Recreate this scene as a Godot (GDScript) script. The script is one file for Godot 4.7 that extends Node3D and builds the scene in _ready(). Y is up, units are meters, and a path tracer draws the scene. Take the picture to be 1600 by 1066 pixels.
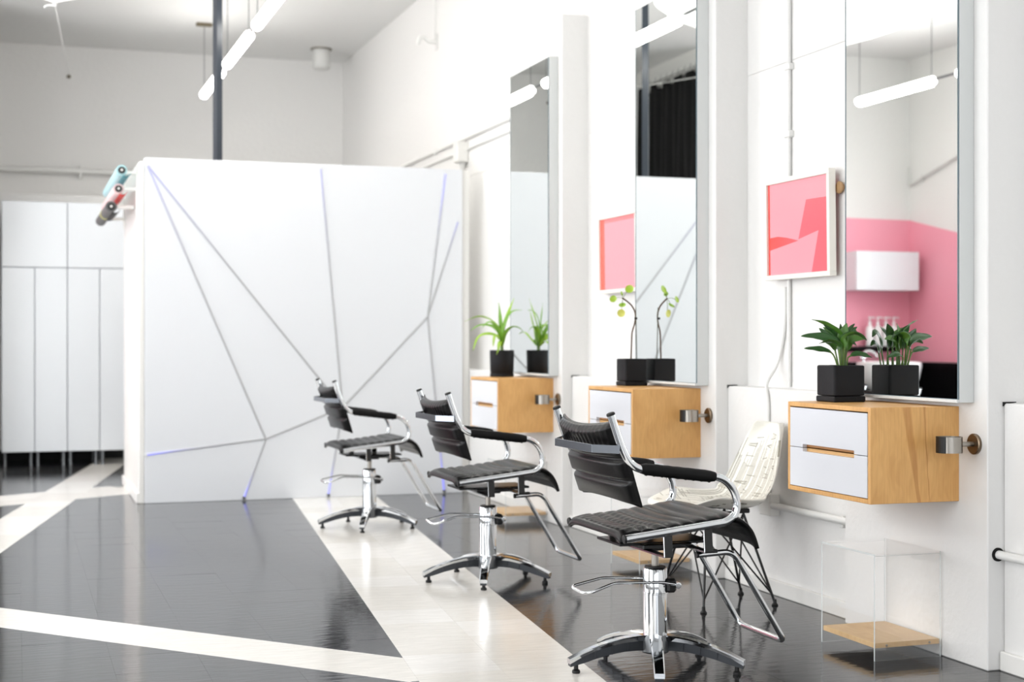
extends Node3D

# ---------------------------------------------------------------- measured layout (metres)
const EYE := Vector3(0, 1.15, 0)
const YAW := 0.325                  # the camera looks this far to the right of -z
const WALL_X := 3.376               # upper right wall
const LOW_X := 3.268                # wainscot face
const PIL_X := 3.203                # pilaster faces
const MIR_X := 3.137                # mirror glass
const BACK_Z := -15.8
const CEIL := 4.18
const PART_Z := -10.689             # front of the white partition
const FRONT_Z := 3.0
const LEFT_X := -2.85

var M := {}
var rng := RandomNumberGenerator.new()
var used := {}


func _ready() -> void:
	rng.seed = 7
	# ---- camera
	var cam := Camera3D.new()
	cam.name = "camera"
	add_child(cam)
	var att := CameraAttributesPhysical.new()
	att.frustum_focal_length = 12.0 / tan(atan(533.0 / 2300.0))
	att.frustum_focus_distance = 5.25
	att.exposure_aperture = 2.8
	cam.attributes = att
	cam.fov = rad_to_deg(2.0 * atan(533.0 / 2300.0))
	cam.near = 0.05
	cam.far = 100.0
	cam.position = EYE
	cam.rotation = Vector3(0, -YAW, 0)
	cam.current = true
	# ---- sky and exposure
	var env := Environment.new()
	env.background_mode = Environment.BG_COLOR
	env.background_color = Color(0.75, 0.82, 0.9)
	env.tonemap_mode = Environment.TONE_MAPPER_LINEAR
	env.tonemap_exposure = 0.93
	env.sdfgi_enabled = true
	env.ssao_enabled = true
	env.ssil_enabled = true
	var we := WorldEnvironment.new()
	we.name = "world_environment"
	we.environment = env
	add_child(we)
	# ---- daylight of unseen windows placed to light the right wall and partition (their panes are built in windows())
	for z in [-2.0, -6.3, -10.7]:
		area("unseen_side_window_light", Vector3(LEFT_X + 0.09, 1.6, z), Vector3(1, 0, 0), Vector2(2.4, 2.7), 9.0, Color(0.985, 0.99, 1.0))
	for x in [-1.2, 1.7]:
		area("unseen_front_window_light", Vector3(x, 1.65, FRONT_Z - 0.09), Vector3(0, 0, -1), Vector2(2.3, 2.8), 2.2, Color(0.985, 0.99, 1.0))
	materials()
	room()
	floor_tiles()
	windows()
	partition()
	lockers()
	for k in 3:
		station(k)
	art()
	chairs()
	shell_chair()
	lamps()
	wash_corner()
	fittings()
	paper_rolls()
	plants()


func area(called: String, at: Vector3, towards: Vector3, size: Vector2, energy: float, color: Color) -> void:
	var l := AreaLight3D.new()
	l.name = called
	add_child(l, true)
	l.area_size = size
	l.light_energy = energy
	l.light_color = color
	l.shadow_enabled = true
	l.area_range = 30.0
	l.area_attenuation = 2.0
	l.look_at_from_position(at, at + towards, Vector3.UP if absf(towards.normalized().y) < 0.9 else Vector3.FORWARD)


# ---------------------------------------------------------------- naming helpers
func numbered(called: String) -> String:
	var n: int = used.get(called, -1) + 1
	used[called] = n
	return called if n == 0 else "%s_%03d" % [called, n]


func tag(o: Node3D, label: String, category: String, group := "") -> void:
	o.set_meta("label", label)
	o.set_meta("category", category)
	if group:
		o.set_meta("group", group)


func thing(called: String, label: String, category: String, at := Vector3.ZERO, group := "") -> Node3D:
	var o := Node3D.new()
	o.name = numbered(called)
	add_child(o)
	o.position = at
	tag(o, label, category, group)
	return o


func dup(src: Node3D, at: Vector3, label: String) -> Node3D:
	var o: Node3D = src.duplicate()
	o.name = numbered(str(src.name))
	add_child(o)
	o.position = at
	o.set_meta("label", label)
	return o


func build(st: SurfaceTool, called: String, mat: Material, parent: Node = null, kind := "") -> MeshInstance3D:
	st.generate_normals()
	st.index()
	var o := MeshInstance3D.new()
	o.mesh = st.commit()
	o.material_override = mat
	if parent == null:
		o.name = numbered(called)
		add_child(o)
	else:
		o.name = called
		parent.add_child(o, true)
	if kind:
		o.set_meta("kind", kind)
	return o


func struct(called: String, at := Vector3.ZERO) -> Node3D:
	var o := Node3D.new()
	o.name = called
	add_child(o)
	o.position = at
	o.set_meta("kind", "structure")
	return o


# ---------------------------------------------------------------- shape helpers
func mk() -> SurfaceTool:
	var st := SurfaceTool.new()
	st.begin(Mesh.PRIMITIVE_TRIANGLES)
	return st


func tri(st: SurfaceTool, a: Vector3, b: Vector3, c: Vector3) -> void:   # a b c anticlockwise seen from outside
	st.set_uv(Vector2.ZERO)
	st.add_vertex(a)
	st.add_vertex(c)
	st.add_vertex(b)


func tri_out(st: SurfaceTool, a: Vector3, b: Vector3, c: Vector3, o: Vector3) -> void:
	if (b - a).cross(c - a).dot((a + b + c) / 3.0 - o) < 0.0:
		tri(st, a, c, b)
	else:
		tri(st, a, b, c)


func quad_out(st: SurfaceTool, a: Vector3, b: Vector3, c: Vector3, d: Vector3, o: Vector3) -> void:
	tri_out(st, a, b, c, o)
	tri_out(st, a, c, d, o)


func bx(st: SurfaceTool, lo: Vector3, hi: Vector3, b := 0.0, xf := Transform3D.IDENTITY) -> void:
	st.set_smooth_group(-1)
	var c := (lo + hi) * 0.5
	var h := (hi - lo) * 0.5
	b = minf(b, 0.49 * minf(h.x, minf(h.y, h.z)) * 2.0)
	var o := xf * c
	var p := func(s: Vector3, k: int) -> Vector3:
		var q := Vector3(h.x - b, h.y - b, h.z - b)
		q[k] = h[k]
		return xf * (c + q * s)
	for k in 3:
		var i := (k + 1) % 3
		var j := (k + 2) % 3
		for s in [-1.0, 1.0]:
			var f := []
			for e in [[-1.0, -1.0], [1.0, -1.0], [1.0, 1.0], [-1.0, 1.0]]:
				var v := Vector3.ZERO
				v[k] = s
				v[i] = e[0]
				v[j] = e[1]
				f.append(p.call(v, k))
			quad_out(st, f[0], f[1], f[2], f[3], o)
		if b <= 0.0:
			continue
		for si in [-1.0, 1.0]:
			for sj in [-1.0, 1.0]:
				var v0 := Vector3.ZERO
				v0[i] = si
				v0[j] = sj
				var v1 := v0
				v0[k] = -1.0
				v1[k] = 1.0
				quad_out(st, p.call(v0, i), p.call(v0, j), p.call(v1, j), p.call(v1, i), o)
	if b > 0.0:
		for sx in [-1.0, 1.0]:
			for sy in [-1.0, 1.0]:
				for sz in [-1.0, 1.0]:
					var s := Vector3(sx, sy, sz)
					tri_out(st, p.call(s, 0), p.call(s, 1), p.call(s, 2), o)


func box(called: String, lo: Vector3, hi: Vector3, mat: Material, parent: Node = null, b := 0.002, kind := "") -> MeshInstance3D:
	var st := mk()
	bx(st, lo, hi, b)
	return build(st, called, mat, parent, kind)


func frames(pts: Array, closed := false) -> Array:   # moving frames along a path: [tangent, side, up]
	var out := []
	var n := pts.size()
	var side := Vector3.ZERO
	for i in n:
		var a: Vector3 = pts[(i - 1 + n) % n] if closed else pts[maxi(i - 1, 0)]
		var b: Vector3 = pts[(i + 1) % n] if closed else pts[mini(i + 1, n - 1)]
		var t := (b - a).normalized()
		if i == 0:
			side = t.cross(Vector3.UP)
			if side.length() < 0.1:
				side = t.cross(Vector3.RIGHT)
		side = (side - t * side.dot(t)).normalized()
		out.append([t, side, side.cross(t)])
	return out


func tube(st: SurfaceTool, pts: Array, r: Variant, n := 10, closed := false, flat_y := 1.0) -> void:
	var fr := frames(pts, closed)
	var rings := []
	var m := pts.size()
	for i in m:
		var ring := []
		var rr: float = r[i] if r is Array else r
		for k in n:
			var a := TAU * k / n
			ring.append(pts[i] + fr[i][1] * cos(a) * rr + fr[i][2] * sin(a) * rr * flat_y)
		rings.append(ring)
	st.set_smooth_group(1)
	for i in (m if closed else m - 1):
		var q: Array = rings[i]
		var w: Array = rings[(i + 1) % m]
		var u0 := float(i) / (m - 1)
		var u1 := float(i + 1) / (m - 1)
		for k in n:
			var l := (k + 1) % n
			for e in [[q[k], u0], [q[l], u0], [w[l], u1], [q[k], u0], [w[l], u1], [w[k], u1]]:
				st.set_uv(Vector2(e[1], 0.5))
				st.add_vertex(e[0])
	if not closed:
		st.set_smooth_group(-1)
		for e in [[rings[0], pts[0], -fr[0][0]], [rings[m - 1], pts[m - 1], fr[m - 1][0]]]:
			for k in n:
				tri_out(st, e[1], e[0][k], e[0][(k + 1) % n], e[1] - e[2])


func spline(pts: Array, per := 6) -> Array:      # Catmull-Rom through the points
	var out := []
	var n := pts.size()
	for i in n - 1:
		var a: Vector3 = pts[maxi(i - 1, 0)]
		var b: Vector3 = pts[i]
		var c: Vector3 = pts[i + 1]
		var d: Vector3 = pts[mini(i + 2, n - 1)]
		for k in per:
			out.append(b.cubic_interpolate(c, a, d, float(k) / per))
	out.append(pts[n - 1])
	return out


func fillet(pts: Array, r: float, per := 5, closed := false) -> Array:   # polyline with rounded corners
	var out := []
	var n := pts.size()
	for i in n:
		if not closed and (i == 0 or i == n - 1):
			out.append(pts[i])
			continue
		var p: Vector3 = pts[i]
		var a: Vector3 = pts[(i - 1 + n) % n]
		var b: Vector3 = pts[(i + 1) % n]
		var d := minf(r, 0.48 * minf(p.distance_to(a), p.distance_to(b)))
		var q := p + (a - p).normalized() * d
		var w := p + (b - p).normalized() * d
		for k in per + 1:
			var t := float(k) / per
			out.append(q.lerp(p, t).lerp(p.lerp(w, t), t))
	return out


func lathe(st: SurfaceTool, prof: Array, n := 24, xf := Transform3D.IDENTITY, sharp := 35.0) -> void:   # prof: (radius, height) upward along the outside
	var g := 2
	for i in prof.size() - 1:
		var a: Vector2 = prof[i]
		var b: Vector2 = prof[i + 1]
		if i > 0:
			var z: Vector2 = prof[i - 1]
			if absf((a - z).angle_to(b - a)) > deg_to_rad(sharp):
				g += 1
		st.set_smooth_group(g)
		for k in n:
			var t0 := TAU * k / n
			var t1 := TAU * (k + 1) / n
			if k == n - 1:
				t1 = 0.0
			var p := [xf * Vector3(a.x * cos(t0), a.y, a.x * sin(t0)), xf * Vector3(a.x * cos(t1), a.y, a.x * sin(t1)), xf * Vector3(b.x * cos(t1), b.y, b.x * sin(t1)), xf * Vector3(b.x * cos(t0), b.y, b.x * sin(t0))]
			if b.x > 0.0:
				tri(st, p[0], p[2], p[1])
				if a.x > 0.0:
					tri(st, p[0], p[3], p[2])
				else:
					tri(st, p[0], p[3], p[2])
			else:
				tri(st, p[0], p[3], p[1])


func pad(st: SurfaceTool, P: Callable, th: Callable, ns: int, nt: int) -> void:   # a cushion or sheet: P(s, t) its outer face, th(s, t) its thickness
	var top := []
	var bot := []
	var e := 0.002
	for i in ns + 1:
		var ra := []
		var rb := []
		for j in nt + 1:
			var s := float(i) / ns
			var t := float(j) / nt
			var p: Vector3 = P.call(s, t)
			var du: Vector3 = P.call(minf(s + e, 1.0), t) - P.call(maxf(s - e, 0.0), t)
			var dv: Vector3 = P.call(s, minf(t + e, 1.0)) - P.call(s, maxf(t - e, 0.0))
			var nn := du.cross(dv)
			nn = nn.normalized() if nn.length() > 1e-12 else Vector3.UP
			ra.append(p)
			rb.append(p - nn * th.call(s, t))
		top.append(ra)
		bot.append(rb)
	st.set_smooth_group(1)
	for i in ns:
		for j in nt:
			puv(st, [top[i][j], top[i + 1][j], top[i + 1][j + 1], top[i][j + 1]], float(i) / ns, float(i + 1) / ns, float(j) / nt, float(j + 1) / nt)
			puv(st, [bot[i][j], bot[i][j + 1], bot[i + 1][j + 1], bot[i + 1][j]], float(i) / ns, float(i) / ns, float(j) / nt, float(j) / nt)
	for i in ns:
		puv(st, [top[i][0], bot[i][0], bot[i + 1][0], top[i + 1][0]], float(i) / ns, float(i) / ns, 0, 0)
		puv(st, [top[i][nt], top[i + 1][nt], bot[i + 1][nt], bot[i][nt]], float(i) / ns, float(i) / ns, 1, 1)
	for j in nt:
		puv(st, [top[0][j], top[0][j + 1], bot[0][j + 1], bot[0][j]], 0, 0, float(j) / nt, float(j) / nt)
		puv(st, [top[ns][j], bot[ns][j], bot[ns][j + 1], top[ns][j + 1]], 1, 1, float(j) / nt, float(j) / nt)


func puv(st: SurfaceTool, q: Array, s0: float, s1: float, t0: float, t1: float) -> void:
	var uv := [Vector2(t0, s0), Vector2(t0, s1), Vector2(t1, s1), Vector2(t1, s0)]
	for k in [0, 2, 1, 0, 3, 2]:
		st.set_uv(uv[k])
		st.add_vertex(q[k])


func prism(st: SurfaceTool, poly: PackedVector2Array, xf: Transform3D, depth: float) -> void:   # a flat outline in xy, thick along -z
	st.set_smooth_group(-1)
	if Geometry2D.is_polygon_clockwise(poly):
		poly.reverse()
	var idx := Geometry2D.triangulate_polygon(poly)
	for i in range(0, idx.size(), 3):
		var a := poly[idx[i]]
		var b := poly[idx[i + 1]]
		var c := poly[idx[i + 2]]
		if (b - a).cross(c - a) < 0:
			var t := b
			b = c
			c = t
		tri(st, xf * Vector3(a.x, a.y, 0), xf * Vector3(b.x, b.y, 0), xf * Vector3(c.x, c.y, 0))
		tri(st, xf * Vector3(a.x, a.y, -depth), xf * Vector3(c.x, c.y, -depth), xf * Vector3(b.x, b.y, -depth))
	for i in poly.size():
		var a := poly[i]
		var b := poly[(i + 1) % poly.size()]
		var p := [xf * Vector3(a.x, a.y, 0), xf * Vector3(a.x, a.y, -depth), xf * Vector3(b.x, b.y, -depth), xf * Vector3(b.x, b.y, 0)]
		tri(st, p[0], p[1], p[2])
		tri(st, p[0], p[2], p[3])


func along(axis: Vector3, at: Vector3) -> Transform3D:   # turns a lathe's y axis onto the given axis
	var y := axis.normalized()
	var x := y.cross(Vector3.FORWARD if absf(y.z) < 0.9 else Vector3.RIGHT).normalized()
	return Transform3D(Basis(x, y, x.cross(y)), at)


# ---------------------------------------------------------------- materials
func mat(called: String, color: Color, rough := 0.6, metal := 0.0) -> StandardMaterial3D:
	var m := StandardMaterial3D.new()
	m.resource_name = called
	m.albedo_color = color
	m.roughness = rough
	m.metallic = metal
	M[called] = m
	return m


func noise_image(size: int, freq: float, octaves: int, sd: int, stretch := Vector2.ONE) -> Image:
	var n := FastNoiseLite.new()
	n.seed = sd
	n.noise_type = FastNoiseLite.TYPE_SIMPLEX_SMOOTH
	n.frequency = freq
	n.fractal_octaves = octaves
	var im := n.get_seamless_image(size, size)
	if stretch != Vector2.ONE:
		var w := int(size / stretch.x)
		var h := int(size / stretch.y)
		im = im.get_region(Rect2i(0, 0, size, size))
		im.resize(w, h, Image.INTERPOLATE_LANCZOS)
		var big := Image.create(size, size, false, im.get_format())
		for x in range(0, size, w):
			for y in range(0, size, h):
				big.blit_rect(im, Rect2i(0, 0, w, h), Vector2i(x, y))
		im = big
	return im


func relief(m: StandardMaterial3D, im: Image, strength: float, scale: Vector3, bump := 4.0) -> void:
	var c: Image = im.duplicate()
	c.convert(Image.FORMAT_RGBA8)
	c.bump_map_to_normal_map(bump)
	m.normal_enabled = true
	m.normal_texture = ImageTexture.create_from_image(c)
	m.normal_scale = strength
	m.uv1_triplanar = true
	m.uv1_scale = scale


func tile_image(size: int, base: Color, spread: float, specks: int, speck: Color, sd: int) -> ImageTexture:
	var r := RandomNumberGenerator.new()
	r.seed = sd
	var im := Image.create(size, size, false, Image.FORMAT_RGB8)
	var n := noise_image(size, 0.012, 4, sd, Vector2(1, 4))
	for x in size:
		for y in size:
			var k := 1.0 + (n.get_pixel(x, y).r - 0.5) * spread
			im.set_pixel(x, y, Color(base.r * k, base.g * k, base.b * k))
	for i in specks:
		var p := Vector2i(r.randi_range(0, size - 4), r.randi_range(0, size - 4))
		var c := base.lerp(speck, r.randf_range(0.2, 1.0))
		for d in r.randi_range(1, 4):
			im.set_pixelv(p + Vector2i(r.randi_range(0, 2), r.randi_range(0, 1)), c)
	return ImageTexture.create_from_image(im)


func wood_image(size: int, base: Color, dark: Color, sd: int, streaks := []) -> ImageTexture:
	var im := Image.create(size, size, false, Image.FORMAT_RGB8)
	var fine := noise_image(size, 0.02, 4, sd)
	var broad := noise_image(size, 0.006, 3, sd + 5)
	for x in size:
		for y in size:
			var u := float(x) / size
			var v := float(y) / size
			var wob := broad.get_pixel(x, y / 2).r
			var g := fine.get_pixel((x * 4 + int(wob * 30.0)) % size, (y / 5) % size).r
			var rings := 0.5 + 0.5 * sin((u * 22.0 + wob * 5.0) * TAU * 0.5)
			var k := 0.26 * g + 0.07 * rings + 0.30 * (wob - 0.35)
			for s in streaks:      # s: u at top, u at bottom, width at top, width at bottom, depth
				var c: float = lerpf(s[0], s[1], v) + (wob - 0.5) * 0.02
				var w: float = lerpf(s[2], s[3], v)
				k += s[4] * (1.0 - smoothstep(0.6, 1.1, absf(u - c) / w))
			im.set_pixel(x, y, base.lerp(dark, clampf(k, 0.0, 1.0)))
	return ImageTexture.create_from_image(im)


func materials() -> void:
	var rough := noise_image(512, 0.02, 5, 3)
	var brush := noise_image(512, 0.04, 3, 4)
	var paint := mat("white_wall_paint", Color(0.912, 0.908, 0.9), 0.55)
	relief(paint, rough, 0.35, Vector3(1.3, 1.3, 1.3), 3.0)
	var ceil_m := mat("ceiling_paint", Color(0.9, 0.9, 0.895), 0.8)
	relief(ceil_m, rough, 0.3, Vector3(0.8, 0.8, 0.8), 3.0)
	mat("partition_paint", Color(0.89, 0.9, 0.915), 0.42)
	mat("trim_paint", Color(0.92, 0.915, 0.9), 0.4)
	mat("pipe_paint", Color(0.9, 0.9, 0.89), 0.35)
	mat("gap_dark", Color(0.06, 0.055, 0.05), 0.9)
	mat("locker_white", Color(0.89, 0.905, 0.92), 0.3)
	mat("locker_edge", Color(0.76, 0.78, 0.81), 0.5)
	mat("kick_dark", Color(0.03, 0.03, 0.03), 0.7)
	# floor
	for k in 3:
		var t := mat("dark_tile_%d" % k, Color(1, 1, 1), 0.1)
		if k == 0:
			t.albedo_texture = tile_image(1024, Color(0.175, 0.178, 0.188), 0.22, 5200, Color(0.75, 0.75, 0.75), 11)
		else:
			t.albedo_texture = M["dark_tile_0"].albedo_texture
			t.albedo_color = [Color(1, 1, 1), Color(0.93, 0.93, 0.94), Color(1.0, 0.985, 0.96)][k]
		t.metallic_specular = 0.45
		t.uv1_world_triplanar = true
	var wave := noise_image(512, 0.012, 3, 21, Vector2(1, 4))
	for k in 3:
		relief(M["dark_tile_%d" % k], wave, 0.065, Vector3(1.1, 1.1, 1.1), 3.0)
	for k in 2:
		var t := mat("white_tile_%d" % k, [Color(1, 1, 1), Color(0.975, 0.97, 0.96)][k], 0.16)
		t.albedo_texture = tile_image(512, Color(0.925, 0.915, 0.895), 0.05, 300, Color(0.8, 0.78, 0.74), 12) if k == 0 else M["white_tile_0"].albedo_texture
		relief(t, wave, 0.08, Vector3(1.1, 1.1, 1.1), 3.0)
		t.uv1_world_triplanar = true
	mat("grout", Color(0.05, 0.05, 0.05), 0.7)
	# metal, glass
	mat("chrome", Color(0.86, 0.87, 0.88), 0.07, 1.0)
	mat("brushed_steel", Color(0.63, 0.61, 0.58), 0.32, 1.0)
	mat("warm_steel", Color(0.5, 0.44, 0.37), 0.34, 1.0)
	var mir := mat("mirror_glass", Color(0.945, 0.96, 0.955), 0.0, 1.0)
	mir.metallic_specular = 0.5
	mat("mirror_edge", Color(0.35, 0.42, 0.45), 0.2)
	mat("mirror_frame", Color(0.845, 0.855, 0.85), 0.35)
	var ac := mat("clear_acrylic", Color(0.97, 0.98, 0.98, 0.04), 0.03)
	ac.transparency = BaseMaterial3D.TRANSPARENCY_ALPHA
	var ae := mat("acrylic_edge", Color(0.93, 0.95, 0.95, 0.55), 0.3)
	ae.transparency = BaseMaterial3D.TRANSPARENCY_ALPHA
	mat("post_steel", Color(0.16, 0.19, 0.23), 0.38)
	# wood
	var honey := Color(0.905, 0.71, 0.445)
	var dark := Color(0.70, 0.47, 0.24)
	var w0 := wood_image(512, honey, dark, 31)
	var w1 := wood_image(512, honey, dark, 32, [[0.405, 0.545, 0.055, 0.020, 0.42], [0.60, 0.66, 0.012, 0.003, 0.5]])
	for e in [["wood", w0], ["wood_streaked", w1]]:
		var m := mat(e[0], Color(1, 1, 1), 0.42)
		m.albedo_texture = e[1]
		m.uv1_triplanar = true
		m.uv1_scale = Vector3(1.0 / 0.366, 1.0 / 0.34, 1.0 / 0.366)
		m.uv1_offset = Vector3(0.5, 0.0, 0.5)
	var we := mat("wood_edge", Color(0.83, 0.66, 0.43), 0.45)
	we.albedo_texture = null
	mat("wood_dark", Color(0.72, 0.5, 0.28), 0.5)
	var ply := mat("pale_ply", Color(1, 1, 1), 0.5)
	ply.albedo_texture = wood_image(512, Color(0.88, 0.76, 0.58), Color(0.72, 0.54, 0.34), 41)
	ply.uv1_triplanar = true
	ply.uv1_scale = Vector3(2.2, 2.2, 2.2)
	mat("peg_wood", Color(0.66, 0.52, 0.36), 0.5)
	mat("drawer_white", Color(0.885, 0.89, 0.91), 0.12)
	# chairs
	var hide := mat("black_leather", Color(0.042, 0.04, 0.042), 0.28)
	hide.metallic_specular = 0.30
	relief(hide, noise_image(512, 0.09, 3, 51), 0.25, Vector3(5, 5, 5), 3.0)
	mat("black_vinyl", Color(0.05, 0.05, 0.052), 0.5).metallic_specular = 0.3
	mat("black_rubber", Color(0.03, 0.03, 0.03), 0.5)
	mat("black_steel", Color(0.04, 0.04, 0.042), 0.3)
	mat("satin_chrome", Color(0.52, 0.54, 0.57), 0.24, 1.0)
	mat("dark_cast", Color(0.26, 0.27, 0.285), 0.4, 0.7)
	mat("grey_cast", Color(0.45, 0.46, 0.47), 0.35, 0.8)
	var sh := mat("printed_shell", Color(1, 1, 1), 0.4)
	sh.albedo_texture = shell_print()
	# planters, plants
	var pot := mat("black_planter", Color(0.085, 0.085, 0.095), 0.5)
	pot.metallic_specular = 0.3
	relief(pot, brush, 0.12, Vector3(4, 4, 4), 2.0)
	mat("soil", Color(0.09, 0.07, 0.055), 0.9)
	for e in [["leaf_dark", Color(0.17, 0.335, 0.125), 0.3], ["leaf_mid", Color(0.30, 0.48, 0.16), 0.32], ["leaf_lime", Color(0.62, 0.78, 0.20), 0.35], ["leaf_lime_deep", Color(0.46, 0.66, 0.17), 0.35], ["leaf_round", Color(0.66, 0.78, 0.22), 0.35], ["leaf_yellow", Color(0.86, 0.86, 0.42), 0.4], ["stalk", Color(0.34, 0.45, 0.18), 0.45], ["bark", Color(0.33, 0.22, 0.13), 0.7], ["stick", Color(0.3, 0.29, 0.2), 0.7]]:
		var m := mat(e[0], e[1], e[2])
		if str(e[0]).begins_with("leaf"):
			m.backlight_enabled = true
			m.backlight = Color(0.45, 0.45, 0.45)
	# wash corner, paper, art
	mat("pink_wall", Color(0.955, 0.64, 0.71), 0.5)
	mat("black_dado", Color(0.035, 0.033, 0.04), 0.22)
	mat("ceramic", Color(0.95, 0.95, 0.95), 0.12)
	mat("bottle_white", Color(0.95, 0.95, 0.95), 0.3)
	var cloth := mat("black_cloth", Color(0.03, 0.03, 0.032), 0.95)
	cloth.rim_enabled = true
	cloth.rim = 0.2
	mat("paper_teal", Color(0.72, 0.88, 0.9), 0.6)
	mat("paper_teal_inner", Color(0.35, 0.62, 0.66), 0.6)
	mat("paper_pink", Color(0.95, 0.83, 0.83), 0.6)
	mat("paper_red", Color(0.86, 0.24, 0.22), 0.6)
	mat("paper_grey", Color(0.4, 0.4, 0.4), 0.6)
	mat("paper_black", Color(0.05, 0.05, 0.05), 0.6)
	mat("paper_band", Color(0.75, 0.74, 0.45), 0.6)
	mat("frame_white", Color(0.93, 0.92, 0.89), 0.4)
	mat("canopy_metal", Color(0.42, 0.38, 0.3), 0.5)
	mat("duct_grey", Color(0.86, 0.86, 0.85), 0.5)
	# lights
	var tubem := mat("tube_light_glow", Color(0.97, 0.97, 0.95), 0.4)
	tubem.emission_enabled = true
	tubem.emission = Color(1.0, 0.99, 0.97)
	tubem.emission_energy_multiplier = 18.0
	var dome := mat("lamp_shade_glow", Color(0.97, 0.97, 0.97), 0.6)
	dome.emission_enabled = true
	dome.emission = Color(1, 0.99, 0.97)
	dome.emission_energy_multiplier = 1.2
	var pane := mat("unseen_window_pane_glow", Color(0.9, 0.93, 0.96), 0.3)  # glowing panes out of view, placed to light the room
	pane.emission_enabled = true
	pane.emission = Color(0.975, 0.985, 1.0)
	pane.emission_energy_multiplier = 1.9
	for e in [["led_rod_strong", Color(0.3, 0.32, 1.0), 1.0], ["led_rod_soft", Color(0.42, 0.44, 1.0), 0.32], ["led_rod_plain", Color.BLACK, 0.0]]:
		var m := mat(e[0], Color(0.70, 0.705, 0.71), 0.35)
		if e[2] > 0.0:
			var g := Gradient.new()
			g.offsets = PackedFloat32Array([0.0, 0.05, 0.2, 0.45, 1.0])
			var c: Color = e[1]
			g.colors = PackedColorArray([c, c, c.lerp(Color.BLACK, 0.35), c.lerp(Color.BLACK, 0.8), Color.BLACK])
			var gt := GradientTexture2D.new()
			gt.gradient = g
			gt.width = 128
			gt.height = 4
			m.emission_enabled = true
			m.emission = Color.BLACK
			m.emission_texture = gt
			m.emission_energy_multiplier = e[2]


func shell_print() -> ImageTexture:       # the fine line print of the shell chair: fans of parallel strokes crossed by short dashes
	var size := 1024
	var im := Image.create(size, size, false, Image.FORMAT_RGB8)
	im.fill(Color(0.945, 0.935, 0.9))
	var ink := Color(0.40, 0.37, 0.29)
	var r := RandomNumberGenerator.new()
	r.seed = 5
	var line := func(a: Vector2, b: Vector2, c: Color) -> void:
		var n := int(a.distance_to(b)) + 1
		for i in n:
			var p := a.lerp(b, float(i) / n)
			for d in 5:
				var q := Vector2i(int(p.x) + d, int(p.y) + d / 2)
				if q.x >= 0 and q.y >= 0 and q.x < size and q.y < size:
					im.set_pixelv(q, c)
	for col in 9:                         # long strokes up the shell
		var x0 := 50.0 + col * 108.0
		for k in 6:
			var x := x0 + k * 15.0
			line.call(Vector2(x, 120 + r.randf() * 260.0), Vector2(x + (col - 4) * 9.0, 960 - r.randf() * 200.0), ink)
	for row in 16:                        # ladders of short rungs
		var y := 60.0 + row * 58.0
		var x := 40.0 + r.randf() * 300.0
		while x < 960.0:
			var w := r.randf_range(60.0, 170.0)
			line.call(Vector2(x, y), Vector2(x + w, y + r.randf_range(-12, 12)), ink)
			if r.randf() < 0.6:
				line.call(Vector2(x, y + 20), Vector2(x + w, y + 20 + r.randf_range(-12, 12)), ink)
				for k in int(w / 22.0):
					line.call(Vector2(x + k * 22.0, y), Vector2(x + k * 22.0, y + 20), ink)
			x += w + r.randf_range(60.0, 240.0)
	return ImageTexture.create_from_image(im)


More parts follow.
